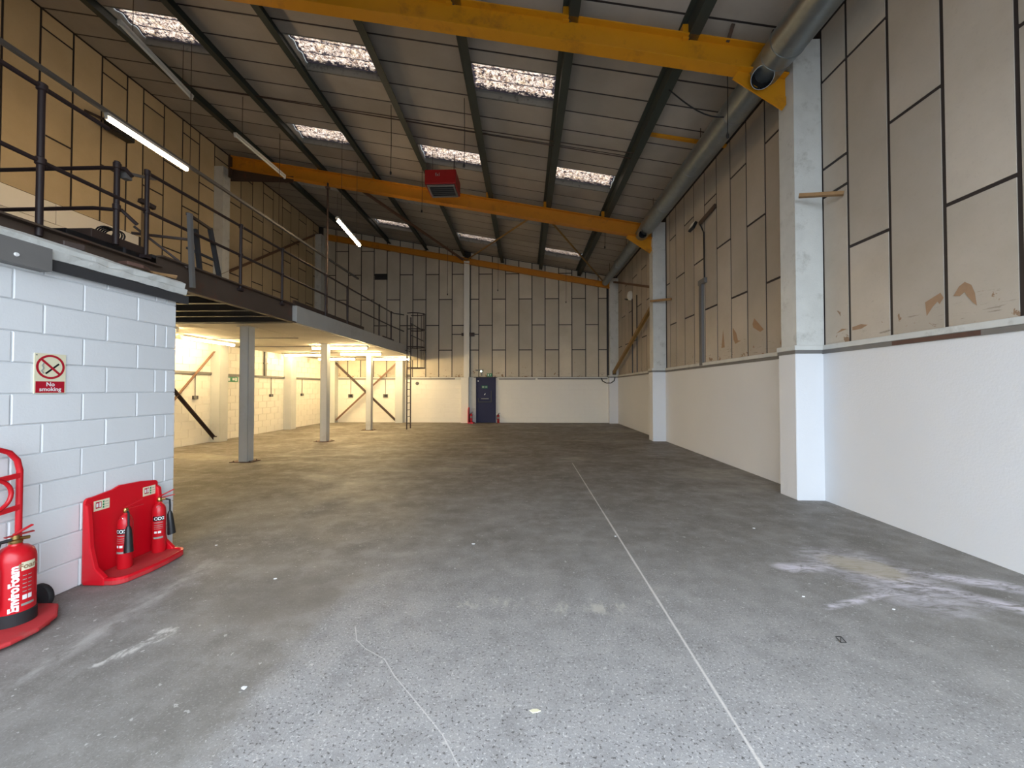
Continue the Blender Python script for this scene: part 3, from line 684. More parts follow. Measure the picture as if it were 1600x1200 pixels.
# columns
cl = ['nearest pale grey steel column under the mezzanine', 'middle pale grey steel column under the mezzanine', 'farthest pale grey steel column under the mezzanine']
c0 = None
for i, (x, y) in enumerate(((-6.12, 8.55), (-6.08, 11.9), (-6.02, 15.2))):
    if c0 is None:
        c0 = thing('steel_column', cl[0], 'column', (x, y, 0), 'columns under the mezzanine')
        put('shaft', MB().box(x-.10, x-.088, y-.1, y+.1, .012, ZS).box(x+.088, x+.10, y-.1, y+.1, .012, ZS).box(x-.1, x+.1, y-.006, y+.006, .012, ZS).box(x-.1, x+.1, y-.1, y-.092, .012, ZS), 'post_paint', c0, bevel=.004)
        put('base_plate', MB().box(x-.26, x+.22, y-.16, y+.16, 0.001, .014), 'plate', c0, 'rusty brown base plate')
        put('cap_plate', MB().box(x-.14, x+.14, y-.14, y+.14, ZS-.012, ZS-.001), 'post_paint', c0)
        for dx, dy in ((-.2, -.11), (-.2, .11), (.16, -.11), (.16, .11)): put('anchor_bolt', MB().lathe((x+dx, y+dy, .014), [(.014, 0), (.014, .02), (0, .02)], 6), 'steel_dark', c0)
    else: copy_tree(c0, (x, y, 0), cl[i])
# guard rail
ZR, ZM = 4.33, 3.84
gr_ = thing('guard_rail', 'long dark tubular guard rail along the mezzanine edge', 'railing', (XE, 10, ZD))
gx = XE+.03
posts = [4.82, 6.48, 7.62, 9.32, 10.48, 12.82, 13.98]
for y in posts:
    put('post', MB().tube([(gx, y, ZD-.1), (gx, y, ZR)], .024, 10), 'rail', gr_)
    for z in (ZR, ZM): put('clamp', MB().lathe((gx, y, z-.035), [(.028, 0), (.034, .005), (.034, .065), (.028, .07)], 10), 'rail', gr_)
    put('post_flange', MB().box(gx-.05, gx+.03, y-.04, y+.04, ZD-.10, ZD-.06), 'rail', gr_)
put('top_rail', MB().tube([(gx, 4.82, ZR), (gx, 14.0, ZR), (gx, 14.3, ZR+.02), (gx, 15.45, ZR+.18)], .022, 10), 'rail', gr_)
put('middle_rail', MB().tube([(gx, 2.2, ZM), (gx, 14.0, ZM), (gx, 15.45, ZM+.02)], .022, 10), 'rail', gr_)
put('near_top_rail', MB().tube([(gx, 2.2, 4.58), (gx, 4.35, 4.58)], .024, 10), 'rail', gr_)
put('post', MB().tube([(gx, 3.72, 3.10), (gx, 3.72, 4.60)], .028, 12), 'rail', gr_)
for z in (4.58, ZM): put('clamp', MB().lathe((gx, 3.72, z-.04), [(.03, 0), (.042, .01), (.042, .07), (.03, .08)], 12), 'rail', gr_)
put('top_rail', MB().tube([(gx, 16.4, ZR), (gx, 18.5, ZR)], .022, 8), 'rail', gr_)
put('middle_rail', MB().tube([(gx, 16.4, ZM), (gx, 18.5, ZM)], .022, 8), 'rail', gr_)
put('post', MB().tube([(gx, 17.4, ZD-.1), (gx, 17.4, ZR)], .024, 8), 'rail', gr_)
gl = thing('landing_rail', 'short dark rail turning across the mezzanine with rounded corner', 'railing', (-6, 4.5, ZD))
put('post', MB().tube([(gx-.02, 4.47, ZD-.05), (gx-.02, 4.47, 4.27)], .028, 12), 'rail', gl)
put('top_rail', MB().tube([(-9.4, 4.5, 4.20), (-5.0, 4.5, 4.22), (-4.72, 4.5, 4.20), (-4.66, 4.52, 4.12)], .022, 10), 'rail', gl)
put('middle_rail', MB().tube([(-9.4, 4.5, 3.72), (-5.1, 4.5, 3.74), (gx-.04, 4.55, 3.73), (gx, 4.7, 3.62)], .022, 10), 'rail', gl)
for z in (4.22, 3.73): put('clamp', MB().lathe((gx-.02, 4.47, z-.035), [(.03, 0), (.038, .005), (.038, .065), (.03, .07)], 10), 'rail', gl)
tag(put('loading_board', MB().box(-7.4, XE-.04, 4.25, 4.93, 3.30, 3.40), 'steel_dark', bevel=.008), 'flat dark board on the mezzanine behind the near rail posts', 'board')
tag(put('loading_board', MB().box(-6.6, XE-.03, 4.0, 4.93, 3.202, 3.298), 'black', bevel=.005), 'black sheet under the dark board at the mezzanine edge', 'board')
cc = thing('cable_coil', 'small coil of black cable lying on the dark board behind the near rail posts', 'cable', (-5.25, 4.86, 3.40))
for i in range(5):
    pts = [(-5.25+.11*math.cos(a)*(1+.05*i), 4.86+.03*i-.1+.02*math.sin(2*a), 3.52+.11*math.sin(a)) for a in [2*math.pi*k/20 for k in range(20)]]
    put('loop', MB().tube(pts, .009, 6, closed=True), 'rubber', cc)
# trestle frame
ts = thing('steel_trestle', 'grey and dark metal trestle frame standing at the mezzanine edge', 'trestle', (XE, 5.7, 3.2))
put('upright', MB().bar((XE+.12, 5.42, 3.02), (XE+.1, 5.38, 4.06), .05, .05, (0, 1, 0)), 'grey_dk', ts, 'grey upright')
put('upright', MB().bar((XE-.03, 5.72, ZD), (XE-.05, 5.66, 3.95), .05, .05, (0, 1, 0)), 'charcoal', ts)
put('upright', MB().bar((XE-.03, 6.10, ZD), (XE-.05, 5.92, 4.08), .05, .05, (0, 1, 0)), 'charcoal', ts)
put('top_bar', MB().bar((XE+.08, 5.36, 4.05), (XE-.05, 5.95, 4.06), .035, .035), 'steel_dark', ts)
put('lower_bar', MB().bar((XE-.04, 5.5, 3.62), (XE-.04, 6.05, 3.60), .03, .03), 'charcoal', ts)
put('lower_bar', MB().bar((XE-.5, 5.15, 3.70), (XE+.1, 5.42, 3.70), .03, .03), 'steel_dark', ts)
put('diagonal', MB().bar((XE-.3, 4.98, 3.72), (XE+.06, 5.4, 3.30), .025, .025), 'steel_dark', ts)
tl = thing('leaning_timber', 'dark timber plank leaning behind the second rail post', 'timber', (XE-.1, 5.0, ZD))
put('plank', MB().bar((XE-.15, 4.98, ZD+.0), (XE-.2, 5.03, 4.10), .07, .03, (0, 1, 0)), 'timber', tl); put('cleat', MB().bar((XE-.2, 4.95, 4.05), (XE-.16, 5.12, 4.02), .06, .05), 'steel_dark', tl)
for i, (y0, y1, h, lb) in enumerate(((11.0, 11.6, .50, 'brown card panel standing against the upper left wall, left of two'), (12.1, 12.9, .62, 'pale card panel standing against the upper left wall, right of two'))):
    tag(put('card_panel', MB().prism([(XLU+.55, y0, ZD), (XLU+.55, y1, ZD), (XLU+.45, y1, ZD+h), (XLU+.45, y0+.05, ZD+h)], (.03, 0, 0)), 'card'), lb, 'panel')
# drop pipe and short conduit
t = thing('drop_pipe', 'thin brown pipe from the middle rafter down to the mezzanine rail', 'pipe', (-6.2, 12.2, ZD)); put('pipe', MB().tube([(-6.2, 12.2, ZD), (-6.2, 12.2, roof(-6.2, 6.95))], .03, 10), 'steel_dark', t); put('clip', MB().box(-6.26, -6.14, 12.15, 12.25, 7.9, 7.96), 'beam_brown', t); put('foot', MB().box(-6.28, -6.12, 12.12, 12.28, ZD, ZD+.012), 'beam_brown', t)
# caged ladder
la = thing('caged_ladder', 'dark steel ladder with safety cage at the far end of the mezzanine', 'ladder', (-4.62, 15.8, 0))
lx = XE+.17; ly0, ly1 = 15.45, 15.95
for y in (ly0, ly1): put('stile', MB().tube([(lx, y, 0), (lx, y, 4.5)], .024, 8), 'rail', la)
z = .22
while z < 3.4: put('rung', MB().tube([(lx, ly0, z), (lx, ly1, z)], .012, 6), 'rail', la); z += .27
def hoop(z):
    return [(lx, ly0, z), (lx+.2, ly0-.06, z), (lx+.42, ly0-.02, z), (lx+.60, ly0+.13, z), (lx+.64, (ly0+ly1)/2, z), (lx+.60, ly1-.13, z), (lx+.42, ly1+.02, z), (lx+.2, ly1+.06, z), (lx, ly1, z)]
for z in (2.42, 3.25, 3.95, 4.58): put('hoop', MB().tube(hoop(z), .02, 6), 'rail', la)
for k in (2, 3, 4, 5, 6):
    p = hoop(0)[k]; put('cage_bar', MB().tube([(p[0], p[1], 2.42), (p[0], p[1], 4.58)], .014, 6), 'rail', la)
put('wall_tie', MB().bar((XE+.09, ly0, 3.1), (lx, ly0, 3.1), .04, .02).bar((XE+.09, ly1, 3.1), (lx, ly1, 3.1), .04, .02), 'rail', la)
# ================================================================== LAMPS
def strip(label, p, q, lit=True, warm=True,  hang=None, group='strip lights under the mezzanine'):
    p, q = Vector(p), Vector(q); d = (q-p).normalized(); n = Vector((0, 0, 1)); s = d.cross(n).normalized(); n = s.cross(d)
    t = thing('strip_light', label, 'light', (p+q)/2, group)
    put('batten', MB().bar(p+n*.055, q+n*.055, .075, .05, n), 'lamp_body', t)
    put('tube', MB().tube([p+d*.03-n*.0, q-d*.03-n*.0], (.03 if warm else .04) if lit else .022, 10), ('tube_low' if warm else 'tube') if lit else 'white_p', t, None if lit else 'unlit tube')
    for e, sg in ((p, 1), (q, -1)): put('lamp_holder', MB().frame(e+d*.012*sg+n*.01, d, s, n, (.014, .025, .04)), 'white_p', t)
    if hang:
        for e, sg in ((p, 1), (q, -1)):
            a = e+d*.25*sg+n*.08; put('hanger', MB().tube([a, (a.x, a.y, hang(a.x))], .006, 5), 'steel_dark', t)
    return t
zt = ZS-.085
strip('lit strip light under the mezzanine beside the white block wall corner, running lengthways', (-8.55, 9.6, zt), (-8.55, 11.4, zt))
strip('lit strip light near the left wall, left of the middle column', (-9.2, 14.9, zt), (-7.6, 14.9, zt))
strip('nearest crosswise lit strip light, passing behind the middle column', (-6.75, 12.35, zt), (-4.95, 12.35, zt))
strip('lit strip light above and left of the farthest column', (-6.85, 14.5, zt), (-5.3, 14.5, zt))
strip('lit strip light at the far back left of the mezzanine', (-9.0, 17.0, zt), (-7.35, 17.0, zt))
strip('lit strip light at the far back beside the ladder', (-6.7, 17.1, zt), (-5.0, 17.1, zt))
strip('lit strip light just showing past the top of the white block wall', (-9.2, 8.45, zt), (-7.62, 8.45, zt))
tr = thing('cable_trunking', 'long suspended grey trunking carrying the near strip light over the mezzanine', 'trunking', (-7, 9, 6.2))
put('channel', MB().bar((-7.0, 3.0, 6.25), (-7.0, 16.4, 6.22), .06, .06), 'grey_dk', tr)
for y in (4.5, 8, 11, 14.5): put('hanger', MB().tube([(-7, y, 6.25), (-7, y, roof(-7))], .006, 5), 'steel_dark', tr)
strip('brightly lit strip light hanging under the trunking at the upper left', (-6.98, 6.32, 6.13), (-6.98, 7.92, 6.13), warm=False, group='strip lights over the mezzanine')
strip('lit strip light hanging tilted below the middle rafter', (-5.1, 10.55, 6.2), (-5.1, 12.05, 6.02), warm=False, hang=lambda x: roof(x), group='strip lights over the mezzanine')
lp = strip('unlit strip light under the roof at the top left, beside the first rooflight', (-7.3, 6.79, 8.18), (-7.3, 8.37, 7.96), False, hang=lambda x: roof(x), group='unlit strip lights under the roof')
strip('unlit strip light crossing in front of the left end of the middle rafter', (-7.05, 9.33, 7.76), (-7.05, 11.34, 7.80), False, hang=lambda x: roof(x), group='unlit strip lights under the roof')
t = thing('lamp_arm', 'short grey lamp arm sticking up behind the near guard rail', 'bracket', (-4.9, 4.8, 4.1))
put('arm', MB().bar((-4.82, 4.58, 4.20), (-4.95, 5.1, 4.40), .05, .03), 'grey_dk', t); put('bracket', MB().box(-4.84, -4.76, 4.55, 4.62, 4.12, 4.22), 'grey_dk', t)
t = thing('roof_floodlight', 'black floodlight on the upper left wall', 'floodlight', (XLU+.2, 8.9, 7.7))
put('housing', MB().frame((XLU+.3, 9.0, 7.72), (0, 1, 0), (1, 0, 0), (0, 0, 1), (.28, .1, .14)), 'black', t, bevel=.02); put('bracket', MB().bar((XLU, 8.5, 7.86), (XLU+.25, 8.8, 7.8), .05, .04), 'steel_dark', t); put('lens', MB().frame((XLU+.41, 9.0, 7.70), (0, 1, 0), (1, 0, 0), (0, 0, 1), (.24, .01, .1)), 'charcoal', t)
# heater
he = thing('gas_heater', 'red box heater with grey louvres hanging from the roof', 'heater', (-2.2, 10.5, 6.9))
put('casing', MB().box(-2.62, -1.80, 10.22, 10.95, 6.96, 7.34), 'red_dark', he, bevel=.015)
put('grille_frame', MB().box(-2.57, -1.85, 10.26, 10.30, 6.925, 6.96).box(-2.57, -1.85, 10.86, 10.90, 6.925, 6.96).box(-2.57, -2.53, 10.30, 10.86, 6.925, 6.96).box(-1.89, -1.85, 10.30, 10.86, 6.925, 6.96), 'grey_dk', he)
put('grille_back', MB().box(-2.58, -1.84, 10.25, 10.91, 6.952, 6.958), 'charcoal', he)
for i in range(6): put('louvre', MB().frame((-2.21, 10.34+i*.1, 6.942), (1, 0, 0), Vector((0, 1, .5)).normalized(), Vector((0, -.5, 1)).normalized(), (.31, .042, .004)), 'grey_dk', he)
text('maker_name', 'fxl', .13, 'grey_t', he, (-2.28, 10.212, 7.20), (1, 0, 0), (0, 0, 1))
for x in (-2.5, -1.92): put('hanger', MB().tube([(x, 10.6, 7.34), (x, 10.6, roof(x))], .008, 5), 'steel_dark', he)
put('cable', MB().tube([(-2.0, 10.7, 7.34), (-1.95, 10.7, 7.45), (-1.9, 10.6, 7.7), (-1.9, 10.6, 7.9)], .008, 5), 'rubber', he)
# duct
dz = 6.38; dx = 3.62
du = thing('ventilation_duct', 'round galvanised steel duct running along the top of the right wall', 'duct', (dx, 11, dz-.25))
def sect(y0, y1, r0, r1=None):
    r1 = r1 or r0; return MB().lathe((dx, y0, dz), [(0, 0), (r0, 0), (r1, y1-y0), (0, y1-y0)], 28, (0, 1, 0))
secs = [(1.0, 2.9, .26, .26), (2.9, 4.62, .26, .26), (4.62, 5.5, .242, .242), (5.5, 5.75, .242, .225), (5.75, 6.9, .225, .225), (6.9, 8.6, .225, .225), (8.6, 10.3, .225, .225), (10.3, 11.7, .225, .225), (11.7, 12.0, .225, .19), (12.0, 13.6, .19, .19), (13.6, 15.2, .19, .19), (15.2, 16.2, .17, .15), (16.2, 17.9, .145, .145)]
for a, b, r0, r1 in secs: put('duct_section', sect(a, b-.004, r0, r1), 'duct', du)
for y, rr in ((4.62, .266), (5.5, .248), (5.74, .232), (6.9, .231), (8.6, .231), (10.3, .231), (12.0, .197), (13.6, .196), (15.2, .196), (16.2, .15)):
    put('joint_ring', MB().lathe((dx, y-.015, dz), [(rr-.02, 0), (rr, .004), (rr, .026), (rr-.02, .03)], 28, (0, 1, 0)), 'duct', du)
for y, rr in ((6.05, .15), (11.95, .12)):
    ax = Vector((-.42, -.62, -.66)).normalized(); c = Vector((dx, y, dz))
    put('outlet_branch', MB().lathe(c, [(rr, .10), (rr, .36), (rr-.006, .36), (rr-.006, .10)], 24, ax), 'duct', du, 'open ended branch outlet')
    put('outlet_shade_liner', MB().lathe(c, [(0, .22), (rr-.006, .22), (rr-.006, .35)], 24, ax), 'throat_shade', du, 'black liner painting the shade inside the outlet')
for y in (5.2, 8.2, 11.2, 14.2, 17.0):
    put('hanger', MB().tube([(dx, y, dz+.1), (dx, y, roof(dx)-.0)], .008, 5), 'steel_dark', du)
# wall fittings, right wall -------------------------------------------------
t = thing('floodlight', 'black floodlight with pale lens on a timber arm high on the right wall', 'floodlight', (4.1, 9.6, 5.5))
put('timber_arm', MB().bar((XR-.01, 9.0, 5.72), (XR-.06, 9.7, 5.60), .05, .09), 'beam_brown', t, 'brown timber arm')
put('housing', MB().frame((XR-.19, 9.78, 5.56), (0, 1, 0), Vector((1, 0, -.5)).normalized(), Vector((.5, 0, 1)).normalized(), (.13, .035, .09)), 'black', t, bevel=.01)
put('lens', MB().frame((XR-.232, 9.74, 5.585), (0, 1, 0), Vector((1, 0, -.5)).normalized(), Vector((.5, 0, 1)).normalized(), (.10, .004, .065)), 'white_p', t, 'pale glass lens')
put('cable', MB().tube([(XR-.08, 9.62, 5.55), (XR-.01, 9.6, 5.35), (XR-.01, 9.58, 4.25)], .016, 6), 'rubber', t)
t = thing('cable_trunking', 'vertical grey trunking on the right wall below the floodlight', 'trunking', (XR, 9.75, 2.2))
put('cover', MB().box(XR-.04, XR+.02, 9.68, 9.83, 2.16, 4.15), 'grey_dk', t, bevel=.004); put('elbow', MB().box(XR-.05, XR+.02, 9.50, 9.85, 4.12, 4.24), 'grey_dk', t, bevel=.004)
tag(put('timber_stub', MB().bar((3.88, 5.70, 4.33), (XR-.02, 5.42, 4.22), .07, .045), 'timber'), 'yellowish timber stub sticking out of the near right pilaster', 'timber')
tag(put('timber_stub', MB().bar((3.84, 12.2, 4.27), (XR-.02, 11.7, 4.22), .07, .06), 'timber'), 'small timber stub on the far right pilaster', 'timber')
t = thing('alarm_bell', 'round white alarm sounder high in the far right corner bay', 'alarm', (4.2, 16.0, 5.3))
put('dome', MB().lathe((XR+.02, 16.2, 5.38), [(.19, 0), (.19, .06), (.15, .12), (.08, .15), (0, .16)], 20, (-1, 0, 0)), 'white_p', t)
put('stem', MB().bar((XR-.10, 16.35, 5.25), (XR-.1, 16.7, 5.35), .05, .05), 'black', t)
put('conduit', MB().tube([(XR+.005, 16.0, 5.2), (XR+.005, 16.0, 2.23)], .02, 6).tube([(XR+.005, 15.35, 5.2), (XR+.005, 15.35, 2.23)], .02, 6), 'black', t)
t = thing('looped_cable', 'black cable loop at the foot of the far right corner pilaster', 'cable', (3.85, 18.3, 2.0))
put('cable', MB().tube([(3.55, 18.55, 2.09), (3.6, 18.5, 1.95), (3.75, 18.38, 1.86), (3.95, 18.36, 1.86), (4.1, 18.38, 1.96), (4.15, 18.4, 2.12)], .022, 6), 'rubber', t)
# sockets with droppers --------------------------------------------------
sl = ['socket box with dropper on the left wall, nearest the white block wall', 'socket box on the left wall behind the nearest column', 'socket box with dropper on the left wall, third from the near end', 'socket box with dropper on the left wall, nearest the back corner']
for i, y in enumerate((11.05, 12.95, 14.45, 16.5)):
    t = thing('socket_outlet', sl[i], 'socket', (XLL+.03, y, 1.3), 'sockets on the left wall')
    put('box', MB().box(XLL+.008, XLL+.06, y-.08, y+.08, 1.30, 1.40), 'charcoal', t, bevel=.004); put('face_plate', MB().box(XLL+.06, XLL+.068, y-.075, y+.02, 1.31, 1.39), 'grey_dk', t)
    put('conduit', MB().tube([(XLL+.03, y, 1.40), (XLL+.03, y, 2.02)], .012, 6), 'grey_dk', t)
for i, x in enumerate((-8.3, -6.62)):
    t = thing('socket_outlet', ['twin socket box on the back wall left of the cross brace middle', 'twin socket box on the back wall right of the cross brace middle'][i], 'socket', (x, YB, 1.2), 'sockets on the back wall')
    put('box', MB().box(x-.11, x+.11, YB-.07, YB-.01, 1.18, 1.34), 'grey_dk', t, bevel=.004); put('face_plate', MB().box(x-.04, x+.09, YB-.078, YB-.07, 1.2, 1.32), 'black', t); put('conduit', MB().tube([(x, YB-.03, 1.34), (x, YB-.03, 2.04)], .012, 6), 'grey_dk', t)
tag(put('emergency_light', MB().lathe((-5.1, YB-.005, 1.85), [(.08, 0), (.08, .05), (.05, .08), (0, .09)], 14, (0, -1, 0)), 'grey_dk'), 'small grey oval bulkhead lamp on the back wall right of the ladder', 'lamp')
tag(put('junction_box', MB().box(-5.62, -5.45, YB-.09, YB-.04, 2.12, 2.28), 'grey_dk', bevel=.005), 'small grey junction box on the back wall beside the ladder', 'box')
t = thing('vertical_conduit', 'thick grey conduit on the left wall between the two pilasters', 'conduit', (XLL, 14.1, 2.07)); put('pipe', MB().box(XLL+.005, XLL+.06, 14.05, 14.15, 2.05, 2.94), 'grey_dk', t); put('saddle', MB().box(XLL+.005, XLL+.07, 14.02, 14.18, 2.5, 2.54), 'grey_dk', t)
# wall vent on back wall
t = thing('wall_vent', 'small black louvred vent high on the left of the back wall', 'vent', (-6.87, YB, 6.6)); put('frame', MB().box(-7.18, -6.57, YB-.0, YB+.03, 6.82, 7.1), 'black', t)
for i in range(4): put('slat', MB().box(-7.15, -6.6, YB-.012, YB-.001, 6.85+i*.06, 6.88+i*.06), 'charcoal', t)
t = thing('steel_clamp', 'dark clamp pair fixed on each side of the cased column on the back wall', 'bracket', (-2.73, 18.6, 4.1)); put('clamp', MB().box(-2.98, -2.86, 18.55, 18.7, 4.10, 4.22), 'steel_dark', t); put('clamp', MB().box(-2.60, -2.38, 18.55, 18.7, 4.08, 4.24), 'steel_dark', t)
# hanging wires ----------------------------------------------------------
wires = [((-3.1, 9.0), roof(-3.1), 6.6, 'thin wire hanging from the roof left of the heater'), ((-2.95, 11.2), roof(-2.95), 6.7, 'thin wire hanging from the roof near the heater'), ((-1.3, 8.4), roof(-1.3), 6.4, 'thin wire hanging in front of the heater rooflight'),
 ((3.2, 6.3), roof(3.2), 5.6, 'thin wire hanging beside the near duct outlet'), ((2.6, 12.9), roof(2.6), 6.2, 'thin wire hanging beside the far duct outlet'), ((1.9, 18.3), roof(1.9), 5.6, 'short black cord hanging on the back wall right of the middle'), ((-3.6, 18.3), roof(-3.6), 6.0, 'black cord hanging on the back wall left of the cased column'), ((-1.2, 17.6), roof(-1.2), 6.0, 'black cord hanging in front of the back wall right of the cased column')]
for (x, y), z1, z0, lb in wires:
    t = thing('hanging_wire', lb, 'wire', (x, y, z0), 'wires hanging from the roof'); put('wire', MB().tube([(x, y, z1), (x+.01, y, (z0+z1)/2), (x, y, z0)], .007, 5), 'rubber', t); put('knot', MB().lathe((x, y, z0-.06), [(0, 0), (.02, .02), (.024, .06), (.008, .1)], 8), 'rubber', t)
tag(put('slack_cable', MB().tube([(2.55+1.6*i/14, 7.0-.25*i/14, roof(2.55+1.6*i/14, 7.36)-.02-.45*math.sin(math.pi*i/14)) for i in range(11)], .012, 6), 'rubber'), 'black cable sagging from the purlin to the duct', 'cable')
for i, (ya, yb_) in enumerate(((9.1, 8.9), (9.4, 9.2))):
    tag(put('tie_rod', MB().tube([(x, (9.25 if i else 9.05)+(-.12 if i else .12)*(k/8), roof(x, 7.42)) for k, x in enumerate([2.48-1.55*q for q in range(8)])], .011, 6), 'steel_dark'), ['nearer', 'farther'][i]+' of the two thin tie rods crossing the purlins', 'rod')
# exit signs -------------------------------------------------------------
es = thing('exit_sign', 'green and white running man exit sign above the blue door', 'sign', (-1.95, 18.6, 2.2))
put('panel', MB().box(-1.78, -1.55, YB-.02, YB+.0, 2.17, 2.32), 'green_t', es); put('pictogram', MB().box(-1.75, -1.69, YB-.025, YB-.02, 2.2, 2.29).prism([(-1.64, YB-.02, 2.21), (-1.58, YB-.02, 2.25), (-1.64, YB-.02, 2.29)], (0, -.005, 0)), 'white_t', es)
el_ = thing('emergency_lamp', 'small lit emergency lamp above the blue door', 'lamp', (-2.1, 18.6, 2.4)); put('bracket', MB().box(-2.32, -1.95, YB-.06, YB+.0, 2.44, 2.50), 'grey_dk', el_); put('lamp', MB().lathe((-2.06, YB-.06, 2.42), [(0, .04), (.03, .04), (.04, 0)], 12, (0, -1, 0)), 'led', el_); put('stand', MB().box(-2.08, -2.03, YB-.05, YB-.01, 2.2, 2.42), 'grey_dk', el_)
e2 = thing('exit_sign', 'green exit sign with pictogram and arrow on the left wall behind the nearest column', 'sign', (XLL+.02, 12.3, 1.85))
put('panel', MB().box(XLL+.008, XLL+.02, 12.1, 12.75, 1.82, 1.98), 'green_t', e2)
put('pictogram', MB().box(XLL+.02, XLL+.024, 12.15, 12.28, 1.85, 1.95).box(XLL+.02, XLL+.024, 12.32, 12.40, 1.85, 1.95).prism([(XLL+.02, 12.50, 1.87), (XLL+.02, 12.60, 1.87), (XLL+.02, 12.60, 1.94), (XLL+.02, 12.50, 1.94)], (.004, 0, 0)).box(XLL+.02, XLL+.024, 12.62, 12.70, 1.85, 1.95), 'white_t', e2)
# no smoking sign --------------------------------------------------------
XS = XO+.008; sy0, sy1, sz0, sz1 = 2.805, 3.005, 1.565, 1.865; cy = (sy0+sy1)/2
ns = thing('no_smoking_sign', 'white and red sign reading No smoking on the white block wall', 'sign', (XS, cy, sz0))
put('plate', MB().box(XS-.006, XS+.002, sy0, sy1, sz0, sz1), 'cream_t', ns)
def flat(poly, x): return MB().prism([(x, a, b) for a, b in poly], (.0008, 0, 0))
zc = sz1-.10
ring = MB(); ro, ri = .092, .076; n = 40
vs = [(XS+.003, cy+rr*math.cos(2*math.pi*k/n), zc+rr*math.sin(2*math.pi*k/n)) for rr in (ri, ro) for k in range(n)]
ring.add(vs, [(k, (k+1) % n, (k+1) % n+n, k+n) for k in range(n)])
put('red_ring', ring, 'red_t', ns)
put('cigarette', flat([(cy-.035, zc-.047), (cy-.027, zc-.056), (cy+.058, zc+.02), (cy+.050, zc+.03)], XS+.0022), 'black_t', ns, 'black cigarette')
put('smoke', MB().tube([(XS+.003, cy-.045, zc-.05), (XS+.003, cy-.058, zc-.03), (XS+.003, cy-.045, zc-.01), (XS+.003, cy-.055, zc+.012), (XS+.003, cy-.045, zc+.028)], .0045, 6), 'grey_t', ns, 'grey curl of smoke')
put('red_slash', flat([(cy-.064, zc+.05), (cy-.053, zc+.061), (cy+.064, zc-.05), (cy+.053, zc-.061)], XS+.0034), 'red_t', ns)
put('caption_panel', MB().box(XS+.002, XS+.003, sy0+.008, sy1-.008, sz0+.004, sz0+.09), 'red_t', ns)
text('caption', 'No', .042, 'white_t', ns, (XS+.0038, cy, sz0+.067), (0, 1, 0), (0, 0, 1), .001)
text('caption', 'smoking', .042, 'white_t', ns, (XS+.0038, cy, sz0+.030), (0, 1, 0), (0, 0, 1), .001)
put('screw', MB().lathe((XS+.002, sy0+.012, sz1-.014), [(.005, 0), (.004, .003), (0, .003)], 8, (1, 0, 0)), 'grey_dk', ns)
# ================================================================== FIRE POINT STAND
sx = XO+.012
st = thing('extinguisher_stand', 'red moulded plastic stand holding two extinguishers against the white block wall', 'stand', (sx+.15, 3.47, 0))
prof = [(3.14, .01), (3.78, .01), (3.785, .66)]+arc(3.75, .68, .035, 0, 90, 4)+[(3.62, .735), (3.42, .745), (3.36, .722), (3.20, .70)]+arc(3.175, .665, .035, 90, 180, 4)
put('back_plate', MB().prism([(sx, a, b) for a, b in prof], (.022, 0, 0)), 'red_pl', st, bevel=.006)
# side flanges sweep from the top down into the tray
for ya, yb_ in ((3.129, 3.17), (3.757, 3.793)):
    sp = [(sx+.02, .66), (sx+.05, .64), (sx+.065, .5), (sx+.08, .3), (sx+.12, .14), (sx+.2, .066), (sx+.2, .004), (sx+.02, .004)]
    put('side_flange', MB().prism([(a, ya, b) for a, b in sp], (0, yb_-ya, 0)), 'red_pl', st, bevel=.008)
plan = [(sx+.02, 3.135), (sx+.22, 3.135)]+arc(sx+.24, 3.235, .10, -90, -20, 5)+[(sx+.36, 3.38), (sx+.36, 3.54)]+arc(sx+.25, 3.69, .09, 20, 90, 5)+[(sx+.02, 3.80)]
put('tray', MB().prism([(a, b, .002) for a, b in plan], (0, 0, .048)), 'red_dusty', st, 'dusty red tray', bevel=.012)
cx_ = sum(a for a, b in plan)/len(plan); cyy = sum(b for a, b in plan)/len(plan)
inner = [(sx+.02 if i in (0, len(plan)-1) else a+(cx_-a)*.10, b+(cyy-b)*.07) for i, (a, b) in enumerate(plan)]
rim = MB(); o_ = [(a, b, z) for z in (.04, .062) for a, b in plan]; i_ = [(a, b, z) for z in (.04, .062) for a, b in inner]
n = len(plan); rim.add(o_+i_, [(k, k+1, n+k+1, n+k) for k in range(n-1)]+[(2*n+k, 3*n+k, 3*n+k+1, 2*n+k+1) for k in range(n-1)]+[(n+k, n+k+1, 3*n+k+1, 3*n+k) for k in range(n-1)]+[(k, 2*n+k, 2*n+k+1, k+1) for k in range(n-1)])
put('tray_rim', rim, 'red_pl', st)
def notice(y0, z0):
    p = put('notice', MB().box(sx+.0222, sx+.024, y0, y0+.125, z0, z0+.085), 'cream_t', st, 'cream notice with red and green symbols')
    X_ = sx+.0245
    put('red_symbol', MB().box(X_-.0006, X_, y0+.014, y0+.060, z0+.02, z0+.073), 'red_t', p)
    put('white_symbol', MB().box(X_, X_+.0005, y0+.018, y0+.034, z0+.03, z0+.062).box(X_, X_+.0005, y0+.042, y0+.056, z0+.028, z0+.066), 'white_t', p)
    put('green_symbol', MB().box(X_-.0006, X_, y0+.070, y0+.082, z0+.012, z0+.027).box(X_-.0006, X_, y0+.070, y0+.082, z0+.033, z0+.050).box(X_-.0006, X_, y0+.070, y0+.082, z0+.056, z0+.073), 'green_t', p)
    put('print_lines', MB().box(X_-.0006, X_, y0+.088, y0+.116, z0+.018, z0+.022).box(X_-.0006, X_, y0+.088, y0+.118, z0+.038, z0+.043).box(X_-.0006, X_, y0+.088, y0+.114, z0+.060, z0+.065), 'grey_t', p)
notice(3.205, .575); notice(3.63, .585)
